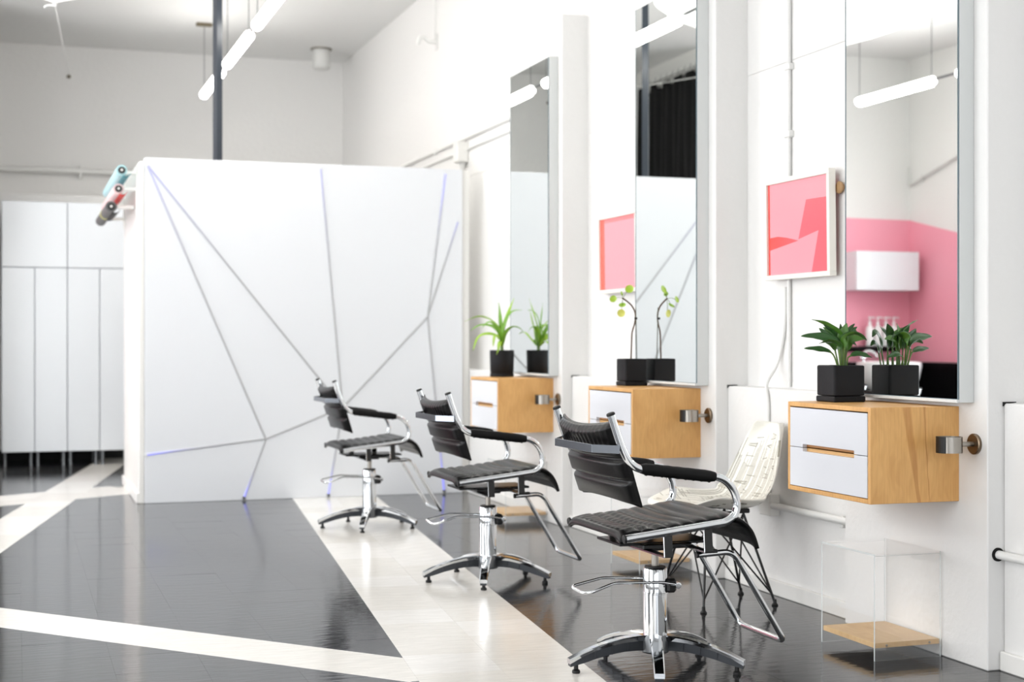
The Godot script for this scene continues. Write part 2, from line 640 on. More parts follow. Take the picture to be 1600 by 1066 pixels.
# ---------------------------------------------------------------- the room
func room() -> void:
	var wp: Material = M.white_wall_paint
	var fl := struct("floor")
	box("subfloor", Vector3(LEFT_X - 0.2, -0.2, BACK_Z - 0.2), Vector3(3.7, -0.004, FRONT_Z + 0.2), M.grout, fl, 0.0)
	var ce := struct("ceiling")
	box("ceiling_slab", Vector3(LEFT_X - 0.2, CEIL, BACK_Z - 0.2), Vector3(3.7, CEIL + 0.2, FRONT_Z + 0.2), M.ceiling_paint, ce, 0.0)
	var wr := struct("wall_right")
	# the upper wall in two courses with a fine joint between them
	box("upper_wall", Vector3(WALL_X, 0.93, BACK_Z), Vector3(3.7, 2.439, FRONT_Z), wp, wr, 0.002)
	box("upper_wall", Vector3(WALL_X, 2.44, BACK_Z), Vector3(3.7, CEIL, FRONT_Z), wp, wr, 0.002)
	for e in [[FRONT_Z, -4.325], [-5.255, -6.426], [-7.356, -8.538], [-9.468, BACK_Z]]:
		box("wainscot", Vector3(LOW_X, 0, e[1] + 0.0015), Vector3(3.69, 0.932, e[0] - 0.0015), wp, wr, 0.006)
	for z in [-4.325, -6.426, -8.538]:
		var top: float = 3.18 if z < -8 else CEIL
		box("pilaster", Vector3(PIL_X, 0, z - 0.93), Vector3(3.69, top, z), wp, wr, 0.004)
		# the open, chipped gap on top of the wainscot beside each pilaster
		var st := mk()
		prism(st, PackedVector2Array([Vector2(LOW_X - 0.003, 0.937), Vector2(LOW_X - 0.003, 0.922), Vector2(LOW_X + 0.012, 0.931), Vector2(LOW_X + 0.05, 0.9345), Vector2(LOW_X + 0.05, 0.937)]), Transform3D(Basis.IDENTITY, Vector3(0, 0, z + 0.006)), 0.008)
		build(st, "gap", M.gap_dark, wr)
	var bb := struct("baseboard_right")
	for e in [[FRONT_Z, -4.325], [-5.255, -6.426], [-7.356, -8.538], [-9.468, PART_Z]]:
		box("board", Vector3(3.249, 0, e[1] + 0.004), Vector3(LOW_X, 0.068, e[0] - 0.004), M.trim_paint, bb, 0.004)
	var bk := struct("wall_back")
	box("upper_wall", Vector3(-0.6, 0, BACK_Z - 0.2), Vector3(3.7, CEIL, BACK_Z), wp, bk, 0.0)
	box("furred_wall", Vector3(-0.4, 0, BACK_Z), Vector3(3.3, 2.57, -14.94), wp, bk, 0.01)
	box("dark_kick", Vector3(-0.38, 0, -14.94), Vector3(2.0, 0.1, -14.93), M.kick_dark, bk, 0.0)
	var wl := struct("wall_left")
	box("side_wall", Vector3(LEFT_X - 0.2, 0, -13.67), Vector3(LEFT_X, CEIL, FRONT_Z), wp, wl, 0.0)
	box("corner_wall", Vector3(LEFT_X - 0.2, 0, -13.87), Vector3(-0.4, CEIL, -13.67), wp, wl, 0.0)
	box("return_wall", Vector3(-0.6, 0, BACK_Z), Vector3(-0.4, CEIL, -13.87), wp, wl, 0.0)
	var wf := struct("wall_front")
	box("front_wall", Vector3(LEFT_X - 0.2, 0, FRONT_Z), Vector3(3.7, CEIL, FRONT_Z + 0.2), wp, wf, 0.0)


func windows() -> void:       # unseen frosted windows behind and left of the camera, placed to light the room
	var n := 0
	for e in [[-2.0, true], [-6.3, true], [-10.7, true], [-1.2, false], [1.7, false]]:
		n += 1
		var w := struct("unseen_window_%d" % n)
		var side: bool = e[1]
		w.position = Vector3(LEFT_X, 1.6, e[0]) if side else Vector3(e[0], 1.65, FRONT_Z)
		w.rotation.y = PI / 2 if side else PI
		var hw := 1.25
		var hh := 1.4 if side else 1.45
		var st := mk()
		for s in [-1.0, 1.0]:
			bx(st, Vector3(s * hw - 0.04, -hh, 0), Vector3(s * hw + 0.04, hh, 0.07), 0.004)
			bx(st, Vector3(-hw, s * hh - 0.04, 0), Vector3(hw, s * hh + 0.04, 0.07), 0.004)
		for k in [-1.0, 1.0]:
			bx(st, Vector3(k * hw / 3.0 - 0.02, -hh, 0.01), Vector3(k * hw / 3.0 + 0.02, hh, 0.06), 0.003)
		build(st, "unseen_window_frame", M.post_steel, w)
		box("unseen_window_pane", Vector3(-hw, -hh, 0.002), Vector3(hw, hh, 0.02), M.unseen_window_pane_glow, w, 0.0)


func project(p: Vector3) -> Vector3:
	var d := p.x * sin(YAW) - p.z * cos(YAW)
	return Vector3(800.0 + 2300.0 * (p.x * cos(YAW) + p.z * sin(YAW)) / d, 533.0 - 2300.0 * (p.y - EYE.y) / d, d)


func strip(at: Vector2, dir: Vector2, half: float, t0: float, t1: float) -> PackedVector2Array:
	dir = dir.normalized()
	var s := Vector2(-dir.y, dir.x) * half
	return PackedVector2Array([at + dir * t0 - s, at + dir * t1 - s, at + dir * t1 + s, at + dir * t0 + s])


func add_tile(st: SurfaceTool, poly: PackedVector2Array) -> void:      # one vinyl tile: a flat top, sloping sides; it lies a hair out of level
	if Geometry2D.is_polygon_clockwise(poly):
		poly.reverse()
	var inner := Geometry2D.offset_polygon(poly, -0.00015)
	if inner.is_empty():
		return
	var q: PackedVector2Array = inner[0]
	if Geometry2D.is_polygon_clockwise(q):
		q.reverse()
	var c := Vector2.ZERO
	for p in q:
		c += p
	c /= q.size()
	var sl := Vector2(rng.randf_range(-1, 1), rng.randf_range(-1, 1)) * 0.0011
	var up := func(p: Vector2) -> Vector3:
		return Vector3(p.x, sl.dot(p - c), p.y)
	st.set_smooth_group(-1)
	var idx := Geometry2D.triangulate_polygon(q)
	var o := Vector3(c.x, -1, c.y)
	for i in range(0, idx.size(), 3):
		tri_out(st, up.call(q[idx[i]]), up.call(q[idx[i + 1]]), up.call(q[idx[i + 2]]), o)
	for i in q.size():
		var a: Vector3 = up.call(q[i])
		var b: Vector3 = up.call(q[(i + 1) % q.size()])
		var e := (b - a).cross(Vector3.UP).normalized() * 0.0001
		quad_out(st, a, b, Vector3(b.x, -0.004, b.z) + e, Vector3(a.x, -0.004, a.z) + e, o)


func floor_tiles() -> void:
	var fl := get_node("floor")
	var T := 0.3048
	var strips := []           # [outline, centre line start, direction, half width, length, columns]
	var runs := [
		[Vector2(1.938 + 0.106 * 5.0, -13.0), Vector2(-0.106, 1.0), 0.308, -2.2, 12.0, 2],     # the wide strip under the chairs
		[Vector2(-2.2, -8.83), Vector2(0.674, 0.739), 0.154, 0.0, 5.3, 1],                     # the narrow strip that runs into it
		[Vector2(0.945, -14.94), Vector2(-0.179, 0.984), 0.154, 0.0, 13.0, 1],                  # the narrow strip to the lockers
		[Vector2(-2.6, -9.695), Vector2(0.855, -0.518), 0.31, 0.0, 4.05, 2],                    # the wide strip that crosses it
	]
	for r in runs:
		strips.append(strip(r[0], r[1], r[2], r[3], r[4]))
	var whole := PackedVector2Array([Vector2(LEFT_X, FRONT_Z), Vector2(3.3, FRONT_Z), Vector2(3.3, -15.0), Vector2(LEFT_X, -15.0)])
	var pieces := []           # [how large in view, outline, white]
	for k in runs.size():
		var r: Array = runs[k]
		var d: Vector2 = r[1].normalized()
		var s := Vector2(-d.y, d.x)
		var cols: int = r[5]
		var w: float = 2.0 * r[2] / cols
		var t: float = r[3]
		while t < r[4]:
			for c in cols:
				var a: float = -r[2] + c * w
				var q: Vector2 = r[0]
				var cell := [PackedVector2Array([q + d * t + s * a, q + d * (t + T) + s * a, q + d * (t + T) + s * (a + w), q + d * t + s * (a + w)])]
				for other in ([0] if k == 1 else [2] if k == 3 else []):
					var left := []
					for p in cell:
						left.append_array(Geometry2D.clip_polygons(p, strips[other]))
					cell = left
				for p in cell:
					for z in Geometry2D.intersect_polygons(p, whole):
						pieces.append([0.0, z, true])
			t += T
	var x := 0.02 - T * 10.0
	while x < 3.3:
		var z := -6.155 - T * 30.0
		while z < FRONT_Z:
			var cell := Geometry2D.intersect_polygons(PackedVector2Array([Vector2(x, z), Vector2(x + T, z), Vector2(x + T, z + T), Vector2(x, z + T)]), whole)
			for s in strips:
				var left: Array[PackedVector2Array] = []
				for p in cell:
					left.append_array(Geometry2D.clip_polygons(p, s))
				cell = left
			for p in cell:
				pieces.append([0.0, p, false])
			z += T
		x += T
	for p in pieces:
		var c := Vector2.ZERO
		var lo := Vector2(INF, INF)
		var hi := -lo
		var d := 0.0
		for v in p[1]:
			var q := project(Vector3(v.x, 0, v.y))
			d = minf(q.z, d) if d else q.z
			if q.z < 0.5:
				continue
			var k := Vector2(clampf(q.x, 0, 1600), clampf(q.y, 0, 1066))
			lo = lo.min(k)
			hi = hi.max(k)
		p[0] = maxf(hi.x - lo.x, 0.0) * maxf(hi.y - lo.y, 0.0) if d > 0.5 and hi.x > lo.x else 0.0
	pieces.sort_custom(func(a, b): return a[0] > b[0])
	var n := [0, 0]
	var rest := [mk(), mk()]
	for p in pieces:
		var k: int = 1 if p[2] else 0
		if p[0] > 60.0 and n[k] < 290:
			n[k] += 1
			var st := mk()
			add_tile(st, p[1])
			build(st, "white_tile" if p[2] else "dark_tile", M["white_tile_%d" % rng.randi_range(0, 1)] if p[2] else M["dark_tile_%d" % rng.randi_range(0, 2)], fl)
		else:
			add_tile(rest[k], p[1])
	build(rest[0], "dark_tile_field", M.dark_tile_0, fl, "stuff")
	build(rest[1], "white_tile_field", M.white_tile_0, fl, "stuff")


# ---------------------------------------------------------------- the white partition and its light lines
func partition() -> void:
	var p := struct("wall_partition")
	var H := 2.449
	var pp: Material = M.partition_paint
	box("front_panel", Vector3(0.862, 0, PART_Z - 0.1), Vector3(3.205, H, PART_Z), pp, p, 0.003)
	box("side_panel", Vector3(0.822, 0, -12.2), Vector3(0.86, H - 0.03, PART_Z - 0.004), M.trim_paint, p, 0.004)
	box("rear_panel", Vector3(0.862, 0, -12.2), Vector3(3.26, H - 0.03, -12.1), M.trim_paint, p, 0.004)
	box("filler_strip", Vector3(3.207, 0, PART_Z - 0.1), Vector3(LOW_X - 0.002, H, PART_Z - 0.03), M.trim_paint, p, 0.003)
	box("baseboard", Vector3(0.805, 0, -12.2), Vector3(0.822, 0.075, PART_Z - 0.006), M.trim_paint, p, 0.004)
	var f := thing("line_light_fixture", "branching fixture of thin rods with blue glowing ends on white partition", "light fixture", Vector3(0, 0, PART_Z))
	var P := {"a": Vector2(0.879, 2.399), "n": Vector2(1.716, 0.440), "m": Vector2(2.282, 0.659), "k": Vector2(2.931, 1.333), "b": Vector2(2.119, 2.423), "c": Vector2(3.072, 2.420), "d": Vector2(3.172, 2.061), "e": Vector2(0.870, 0.345), "g": Vector2(1.559, 0.016), "h": Vector2(2.176, 0.016), "i": Vector2(3.061, 0.016)}
	for e in [["a", "n", "soft"], ["a", "m", "soft"], ["b", "m", "soft"], ["e", "n", "strong"], ["g", "n", "strong"], ["h", "m", "strong"], ["c", "k", "strong"], ["d", "k", "soft"], ["i", "k", "strong"], ["n", "m", "plain"], ["m", "k", "plain"]]:
		var a: Vector2 = P[e[0]]
		var b: Vector2 = P[e[1]]
		var st := mk()
		var pts := []
		for i in 13:
			var q := a.lerp(b, i / 12.0)
			pts.append(Vector3(q.x, q.y, 0.001))
		tube(st, pts, 0.0068, 8)
		build(st, "led_rod", M["led_rod_" + e[2]], f)
	# the tiny end sockets of the rods
	for k in ["a", "b", "c", "d", "e", "g", "h", "i"]:
		var st := mk()
		var q: Vector2 = P[k]
		lathe(st, [Vector2(0.0, 0.0), Vector2(0.012, 0.0), Vector2(0.012, 0.008), Vector2(0.0, 0.008)], 10, along(Vector3.BACK, Vector3(q.x, q.y, 0)))
		build(st, "led_socket", M.grey_cast if k in ["g", "h", "i"] else M.partition_paint, f)


func lockers() -> void:
	var z := -14.2
	var x0 := -0.125
	for k in 4:
		var x := x0 + k * 0.2875
		var o := thing("tall_locker", ["tall white locker at the left edge of the picture", "second tall white locker from the left edge of the row", "third tall white locker from the left, on slim legs", "tall white locker next to the white partition"][k], "locker", Vector3(x + 0.144, 0, z - 0.3), "white lockers on slim legs")
		box("body", Vector3(-0.1435, 0.13, -0.29), Vector3(0.1435, 1.825, 0.28), M.locker_edge, o, 0.002)
		box("door", Vector3(-0.140, 0.133, 0.281), Vector3(0.140, 1.822, 0.30), M.locker_white, o, 0.002)
		for s in [-1.0, 1.0]:
			for d in [-0.25, 0.265]:
				var st := mk()
				lathe(st, [Vector2(0, 0), Vector2(0.016, 0), Vector2(0.016, 0.012), Vector2(0.011, 0.02), Vector2(0.011, 0.13)], 10, Transform3D(Basis.IDENTITY, Vector3(s * 0.113, 0, d)))
				build(st, "leg", M.grey_cast, o)
	for k in 2:
		var o := thing("wall_cupboard", ["white cupboard atop the two lockers at left edge", "white cupboard atop the lockers nearest the partition"][k], "cupboard", Vector3(x0 + 0.2875 + k * 0.575, 1.827, z - 0.3), "white cupboards over the lockers")
		box("body", Vector3(-0.287, 0, -0.29), Vector3(0.287, 0.605, 0.28), M.locker_edge, o, 0.002)
		box("door", Vector3(-0.284, 0.003, 0.281), Vector3(0.284, 0.602, 0.30), M.locker_white, o, 0.002)


# ---------------------------------------------------------------- the three styling stations
func station(k: int) -> void:
	var dz := -2.1 * k - (0.0 if k < 2 else 0.003)
	var which: String = ["nearest the camera", "in the middle of the three", "farthest from the camera"][k]
	# mirror: a shallow white box with the glass on its face
	var zc := -4.772 + dz
	var m := thing("wall_mirror", ["tall white framed mirror nearest the camera, reflecting the pink wash corner", "middle tall mirror, reflecting a black curtain and the white partition", "farthest tall mirror, reflecting grey wall above the white partition"][k], "mirror", Vector3(0, 0.932, zc), "tall mirrors on the pilasters")
	box("frame", Vector3(MIR_X + 0.004, 0, -0.372), Vector3(PIL_X, 1.993, 0.372), M.mirror_frame, m, 0.002)
	box("glass_edge", Vector3(MIR_X + 0.001, 0.012, -0.371), Vector3(MIR_X + 0.0045, 1.985, 0.371), M.mirror_edge, m, 0.0)
	box("glass", Vector3(MIR_X, 0.014, -0.368), Vector3(MIR_X + 0.003, 1.984, 0.366), M.mirror_glass, m, 0.0)
	box("bevel_strip", Vector3(MIR_X - 0.0006, 0.014, -0.372), Vector3(MIR_X + 0.001, 1.985, -0.3655), M.mirror_edge, m, 0.0)
	box("lower_lip", Vector3(MIR_X - 0.006, 0, -0.372), Vector3(MIR_X + 0.004, 0.0115, 0.372), M.mirror_frame, m, 0.001)
	# floating cabinet
	var W := 0.582
	var D := 0.3654
	var Hc := 0.34
	var c := thing("floating_cabinet", ["wooden two-drawer wall cabinet nearest the camera, with a dark streak in its side", "wooden two-drawer wall cabinet under the middle mirror", "wooden two-drawer wall cabinet under the farthest mirror"][k], "cabinet", Vector3(2.8376 + D / 2, 0.576, -4.4874 - W / 2 + dz), "floating wooden cabinets")
	var w: Material = M.wood
	var t := 0.017
	box("side_panel", Vector3(-D / 2, 0, W / 2 - t), Vector3(D / 2, Hc, W / 2), M.wood_streaked if k == 0 else w, c, 0.0015)
	box("side_panel", Vector3(-D / 2, 0, -W / 2), Vector3(D / 2, Hc, -W / 2 + t), w, c, 0.0015)
	box("top_panel", Vector3(-D / 2, Hc - t, -W / 2 + t), Vector3(D / 2, Hc, W / 2 - t), w, c, 0.0015)
	box("bottom_panel", Vector3(-D / 2, 0, -W / 2 + t), Vector3(D / 2, t, W / 2 - t), w, c, 0.0015)
	box("back_panel", Vector3(D / 2 - 0.012, t, -W / 2 + t), Vector3(D / 2 - 0.002, Hc - t, W / 2 - t), M.wood_dark, c, 0.0)
	# two drawers; the finger slot is cut half from each
	var z0 := -W / 2 + t + 0.003
	var z1 := W / 2 - t - 0.003
	var ym := 0.1685
	for up in [true, false]:
		var st := mk()
		var ya := ym + 0.0012 if up else t + 0.003
		var yb := Hc - t - 0.004 if up else ym - 0.0012
		var n := 0.0125
		var s0 := z0 + 0.095
		var s1 := z1 - 0.085
		var poly := PackedVector2Array([Vector2(s0, ya), Vector2(z0, ya), Vector2(z0, yb), Vector2(z1, yb), Vector2(z1, ya), Vector2(s1, ya), Vector2(s1, ya + n), Vector2(s0, ya + n)]) if up else PackedVector2Array([Vector2(s0, yb), Vector2(z0, yb), Vector2(z0, ya), Vector2(z1, ya), Vector2(z1, yb), Vector2(s1, yb), Vector2(s1, yb - n), Vector2(s0, yb - n)])
		prism(st, poly, Transform3D(Basis(Vector3(0, 0, 1), Vector3(0, 1, 0), Vector3(-1, 0, 0)), Vector3(-D / 2 - 0.001, 0, 0)), 0.018)
		var d := build(st, "drawer", M.drawer_white, c)
		box("drawer_pull", Vector3(-D / 2 + 0.0175, ym - 0.03 if not up else ym + 0.002, s0 - 0.01), Vector3(-D / 2 + 0.03, ym - 0.002 if not up else ym + 0.03, s1 + 0.01), M.wood_edge if not up else M.wood_dark, d, 0.001)  # upper pull in a darker wood tone, for the dark top of the slot
	# dryer holder: an open steel ring on a rod from a round wall plate
	var h := thing("dryer_holder", "brushed steel ring holder beside the cabinet " + which, "tool holder", Vector3(PIL_X, 0.787, -4.392 + dz), "steel ring holders beside the cabinets")
	var st2 := mk()
	lathe(st2, [Vector2(0, 0.0), Vector2(0.036, 0.0), Vector2(0.037, 0.003), Vector2(0.037, 0.010), Vector2(0.033, 0.013), Vector2(0, 0.013)], 28, along(Vector3.LEFT, Vector3.ZERO))
	build(st2, "wall_plate", M.warm_steel, h)
	st2 = mk()
	tube(st2, [Vector3(-0.013, 0, 0), Vector3(-0.066, 0, 0)], 0.009, 14)
	build(st2, "rod", M.brushed_steel, h)
	var ring := []
	st2 = mk()
	var cx := -0.108
	lathe(st2, [Vector2(0.041, -0.028), Vector2(0.0445, -0.028), Vector2(0.0445, 0.028), Vector2(0.041, 0.028), Vector2(0.041, -0.028)], 36, Transform3D(Basis.IDENTITY, Vector3(cx, 0, 0)))
	build(st2, "ring", M.brushed_steel, h)
	st2 = mk()                                    # black rubber lining that shows at the mouth
	for s in 7:
		var a0 := deg_to_rad(140.0 + s * 12.0)
		var a1 := deg_to_rad(140.0 + s * 12.0 + 12.2)
		var q := func(a: float, r: float, y: float) -> Vector3: return Vector3(cx + r * cos(a), y, r * sin(a))
		var o := Vector3(cx + 0.043 * cos(a0 + 0.1), 0, 0.043 * sin(a0 + 0.1))
		st2.set_smooth_group(-1)
		quad_out(st2, q.call(a0, 0.0462, -0.0285), q.call(a1, 0.0462, -0.0285), q.call(a1, 0.0462, 0.0285), q.call(a0, 0.0462, 0.0285), o)
		quad_out(st2, q.call(a0, 0.039, -0.0285), q.call(a1, 0.039, -0.0285), q.call(a1, 0.039, 0.0285), q.call(a0, 0.039, 0.0285), o)
		for y in [-0.0285, 0.0285]:
			quad_out(st2, q.call(a0, 0.039, y), q.call(a1, 0.039, y), q.call(a1, 0.0462, y), q.call(a0, 0.0462, y), o)
	build(st2, "rubber_lining", M.black_rubber, h)
	# acrylic side table with a low plywood shelf, standing against the pilaster
	var a := thing("acrylic_table", ["clear acrylic box table with plywood shelf under the nearest cabinet", "clear acrylic box table with plywood shelf under the middle cabinet", "clear acrylic box table with plywood shelf under the farthest cabinet"][k], "side table", Vector3(3.057, 0, -4.7715 + dz), "clear acrylic tables under the cabinets")
	var hx := 0.138
	var hz := 0.185
	var g := 0.007
	var th := 0.384
	box("side_sheet", Vector3(-hx, 0, hz - g), Vector3(hx, th - g, hz), M.clear_acrylic, a, 0.0)
	box("side_sheet", Vector3(-hx, 0, -hz), Vector3(hx, th - g, -hz + g), M.clear_acrylic, a, 0.0)
	box("top_sheet", Vector3(-hx, th - g, -hz), Vector3(hx, th, hz), M.clear_acrylic, a, 0.0)
	box("shelf", Vector3(-hx + 0.004, 0.045, -hz + g), Vector3(hx - 0.002, 0.064, hz - g), M.pale_ply, a, 0.001)
	var es := mk()                                # polished sheet edges; the light they catch is painted as paler strips
	for s in [-1.0, 1.0]:
		for x in [-hx - 0.0006, hx]:
			bx(es, Vector3(x, 0, s * (hz - g / 2) - g / 2), Vector3(x + 0.0006, th, s * (hz - g / 2) + g / 2), 0.0)
	bx(es, Vector3(-hx - 0.0006, th - g, -hz), Vector3(-hx, th, hz), 0.0)
	for s in [-1.0, 1.0]:
		bx(es, Vector3(-hx, th - g - 0.0012, s * (hz - g / 2) - g / 2), Vector3(hx, th - g, s * (hz - g / 2) + g / 2), 0.0)
	build(es, "polished_edge", M.acrylic_edge, a)
	for s in [-1.0, 1.0]:
		for x in [-0.09, 0.09]:
			var sc := mk()
			lathe(sc, [Vector2(0.0, 0.0), Vector2(0.0045, 0.0), Vector2(0.004, 0.002), Vector2(0.0, 0.003)], 10, along(Vector3(0, 0, s), Vector3(x, 0.0545, s * hz)))
			build(sc, "screw", M.brushed_steel, a)


func print_texture(k: int) -> ImageTexture:
	var size := 512
	var im := Image.create(size, size, false, Image.FORMAT_RGB8)
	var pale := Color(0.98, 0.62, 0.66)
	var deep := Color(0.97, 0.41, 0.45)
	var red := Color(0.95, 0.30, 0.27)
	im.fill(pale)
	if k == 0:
		var arm := PackedVector2Array([Vector2(330, 115), Vector2(512, 118), Vector2(512, 512), Vector2(370, 512), Vector2(430, 290), Vector2(262, 325)])  # darker pink shape drawn into the picture
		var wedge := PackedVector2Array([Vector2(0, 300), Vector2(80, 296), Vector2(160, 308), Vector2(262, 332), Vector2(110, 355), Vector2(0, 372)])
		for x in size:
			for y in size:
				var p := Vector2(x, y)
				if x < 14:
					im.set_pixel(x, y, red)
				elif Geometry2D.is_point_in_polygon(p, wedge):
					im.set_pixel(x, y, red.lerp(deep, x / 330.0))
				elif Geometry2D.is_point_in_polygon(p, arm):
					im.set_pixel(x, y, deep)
	else:
		im.fill_rect(Rect2i(0, 0, 60, size), Color(0.98, 0.42, 0.36))
		im.fill_rect(Rect2i(60, 0, 452, 30), Color(0.98, 0.52, 0.53))
	return ImageTexture.create_from_image(im)


func art() -> void:
	for k in 2:
		var z := -5.856 - 2.1 * k + (0.0 if k == 0 else 0.02)
		var o := thing("framed_print", ["white framed picture with darker pink and red shapes between near and middle mirrors", "white framed pink print with an orange left edge beside middle mirror"][k], "picture", Vector3(3.352, 1.432, z), "pink prints in white frames")
		var w := 0.29
		var h := 0.464
		var d := 0.034
		var b := 0.022
		for e in [[Vector3(-d, 0, -w), Vector3(0, b, w)], [Vector3(-d, h - b, -w), Vector3(0, h, w)], [Vector3(-d, b, -w), Vector3(0, h - b, -w + b)], [Vector3(-d, b, w - b), Vector3(0, h - b, w)]]:
			box("frame_rail", e[0], e[1], M.frame_white, o, 0.0012)
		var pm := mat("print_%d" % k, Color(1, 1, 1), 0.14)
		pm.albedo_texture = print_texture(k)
		var st := mk()
		st.set_smooth_group(-1)
		var x := -d + 0.011
		var q := [Vector3(x, h - b, -w + b), Vector3(x, b, -w + b), Vector3(x, b, w - b), Vector3(x, h - b, w - b)]
		var uv := [Vector2(0, 0), Vector2(0, 1), Vector2(1, 1), Vector2(1, 0)]
		for i in [0, 2, 1, 0, 3, 2]:
			st.set_uv(uv[i])
			st.add_vertex(q[i])
		bx(st, Vector3(x + 0.0005, b, -w + b), Vector3(-0.003, h - b, w - b), 0.0)
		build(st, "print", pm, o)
		o.rotation.z = 0.012
		# the round wooden peg that the frame hangs from stands out of the wall behind its corner
		var p := thing("wall_peg", ["round wooden wall peg behind the print between near and middle mirrors", "round wooden wall peg behind the orange edged print"][k], "peg", Vector3(WALL_X, 1.812, z + 0.298), "round wooden pegs behind the prints")
		st = mk()
		lathe(st, [Vector2(0, 0), Vector2(0.017, 0), Vector2(0.017, 0.006), Vector2(0.026, 0.010), Vector2(0.027, 0.019), Vector2(0.022, 0.023), Vector2(0, 0.024)], 22, along(Vector3.LEFT, Vector3.ZERO))
		build(st, "knob", M.peg_wood, p)


# ---------------------------------------------------------------- salon chairs (each faces +x, towards its mirror)
func chairs() -> void:
	var c := thing("salon_chair", "black leather salon chair with chrome arms nearest the camera", "chair", Vector3(2.128, 0, -4.741), "salon chairs in front of the mirrors")
	var ch: Material = M.chrome
	# five-legged star base
	var hub := mk()
	lathe(hub, [Vector2(0, 0.058), Vector2(0.046, 0.058), Vector2(0.052, 0.064), Vector2(0.052, 0.112), Vector2(0.047, 0.12), Vector2(0, 0.12)], 30)
	build(hub, "hub", M.grey_cast, c)
	for i in 5:
		var a := deg_to_rad(111.5 + 72.0 * i)
		var dir := Vector3(cos(a), 0, sin(a))
		var sd := Vector3(-sin(a), 0, cos(a))
		var st := mk()
		var prof := [[0.030, 0.122, 0.020, 0.0235], [0.07, 0.1205, 0.018, 0.0225], [0.12, 0.115, 0.016, 0.0215], [0.17, 0.105, 0.015, 0.0205], [0.22, 0.091, 0.014, 0.0195], [0.27, 0.073, 0.014, 0.019], [0.318, 0.052, 0.017, 0.0185]]   # reach, top, depth, half width
		st.set_smooth_group(-1)
		var ring := []
		for p in prof:
			var q: Vector3 = dir * p[0] + Vector3.UP * p[1]
			var hw: float = p[3]
			var cut := 0.004
			ring.append([q - sd * hw - Vector3.UP * cut, q - sd * (hw - cut), q + sd * (hw - cut), q + sd * hw - Vector3.UP * cut, q + sd * hw * 0.92 - Vector3.UP * p[2], q - sd * hw * 0.92 - Vector3.UP * p[2]])
		for j in ring.size() - 1:
			var o: Vector3 = (ring[j][1] + ring[j][4] + ring[j + 1][1] + ring[j + 1][4]) / 4.0
			for e in 6:
				st.set_smooth_group([3, 4, 5, 6, 7, 8][e])
				quad_out(st, ring[j][e], ring[j][(e + 1) % 6], ring[j + 1][(e + 1) % 6], ring[j + 1][e], o)
		st.set_smooth_group(-1)
		for e in [0, ring.size() - 1]:
			var r: Array = ring[e]
			for j in range(1, 5):
				tri_out(st, r[0], r[j], r[j + 1], (r[0] + r[3]) / 2.0 + dir * (0.01 if e == 0 else -0.01))
		var leg := build(st, "base_leg", ch, c)
		st = mk()
		for j in 6:                                   # the dark ribbed underside of the casting
			var u0: Array = prof[j]
			var u1: Array = prof[j + 1]
			var low0: float = u0[1] - [0.056, 0.052, 0.048, 0.045, 0.042, 0.038, 0.027][j]
			var low1: float = u1[1] - [0.056, 0.052, 0.048, 0.045, 0.042, 0.038, 0.027][j + 1]
			var q0: Vector3 = dir * u0[0]
			var q1: Vector3 = dir * (u1[0] - (0.003 if j == 5 else 0.0))
			var o := (q0 + q1) * 0.5 + Vector3.UP * (low0 + 0.012)
			var c8 := []
			for e in [[q0, low0, u0[1] - 0.012], [q1, low1, u1[1] - 0.012]]:
				for w in [-0.015, 0.015]:
					c8.append(e[0] + sd * w + Vector3.UP * e[1])
					c8.append(e[0] + sd * w + Vector3.UP * e[2])
			st.set_smooth_group(-1)
			for f in [[0, 1, 5, 4], [2, 3, 7, 6], [0, 2, 6, 4], [1, 3, 7, 5], [0, 1, 3, 2], [4, 5, 7, 6]]:
				quad_out(st, c8[f[0]], c8[f[1]], c8[f[2]], c8[f[3]], o)
		for x in [0.105, 0.165, 0.225]:
			bx(st, Vector3(-0.002, 0, -0.0178), Vector3(0.002, 0.030, 0.0178), 0.0005, Transform3D(Basis(dir, Vector3.UP, sd), dir * x + Vector3.UP * [0.070, 0.060, 0.053][int(round((x - 0.105) / 0.06))]))
		build(st, "underside", M.dark_cast, leg)
		st = mk()
		lathe(st, [Vector2(0, 0.0), Vector2(0.0135, 0.0), Vector2(0.0145, 0.004), Vector2(0.0135, 0.010), Vector2(0.008, 0.014), Vector2(0.007, 0.052), Vector2(0, 0.052)], 14, Transform3D(Basis.IDENTITY, dir * 0.291))
		build(st, "levelling_foot", M.black_rubber, leg)
	# hydraulic column
	var col := mk()
	lathe(col, [Vector2(0.0425, 0.118), Vector2(0.0425, 0.263), Vector2(0.0435, 0.264), Vector2(0.0435, 0.268), Vector2(0.0425, 0.269), Vector2(0.0425, 0.350), Vector2(0.040, 0.354), Vector2(0, 0.354)], 40)
	build(col, "column", ch, c)
	col = mk()
	lathe(col, [Vector2(0.036, 0.354), Vector2(0.038, 0.355), Vector2(0.036, 0.360), Vector2(0.014, 0.361), Vector2(0, 0.361)], 30)
	build(col, "column_cap", M.black_rubber, c)
	col = mk()
	lathe(col, [Vector2(0.0128, 0.36), Vector2(0.0128, 0.44)], 20)
	build(col, "piston", M.brushed_steel, c)
	# pump lever: one bent rod looping round the column
	var st := mk()
	var lever := [Vector3(0.058, 0.299, 0.055), Vector3(0.001, 0.310, 0.055), Vector3(-0.177, 0.317, 0.055), Vector3(-0.262, 0.289, 0.055), Vector3(-0.284, 0.284, 0.030), Vector3(-0.298, 0.295, -0.035), Vector3(-0.287, 0.297, -0.055), Vector3(-0.177, 0.319, -0.055), Vector3(0.04, 0.306, -0.055)]
	tube(st, fillet(lever, 0.014, 5), 0.0054, 10)
	var lv := build(st, "pump_lever", ch, c)
	st = mk()
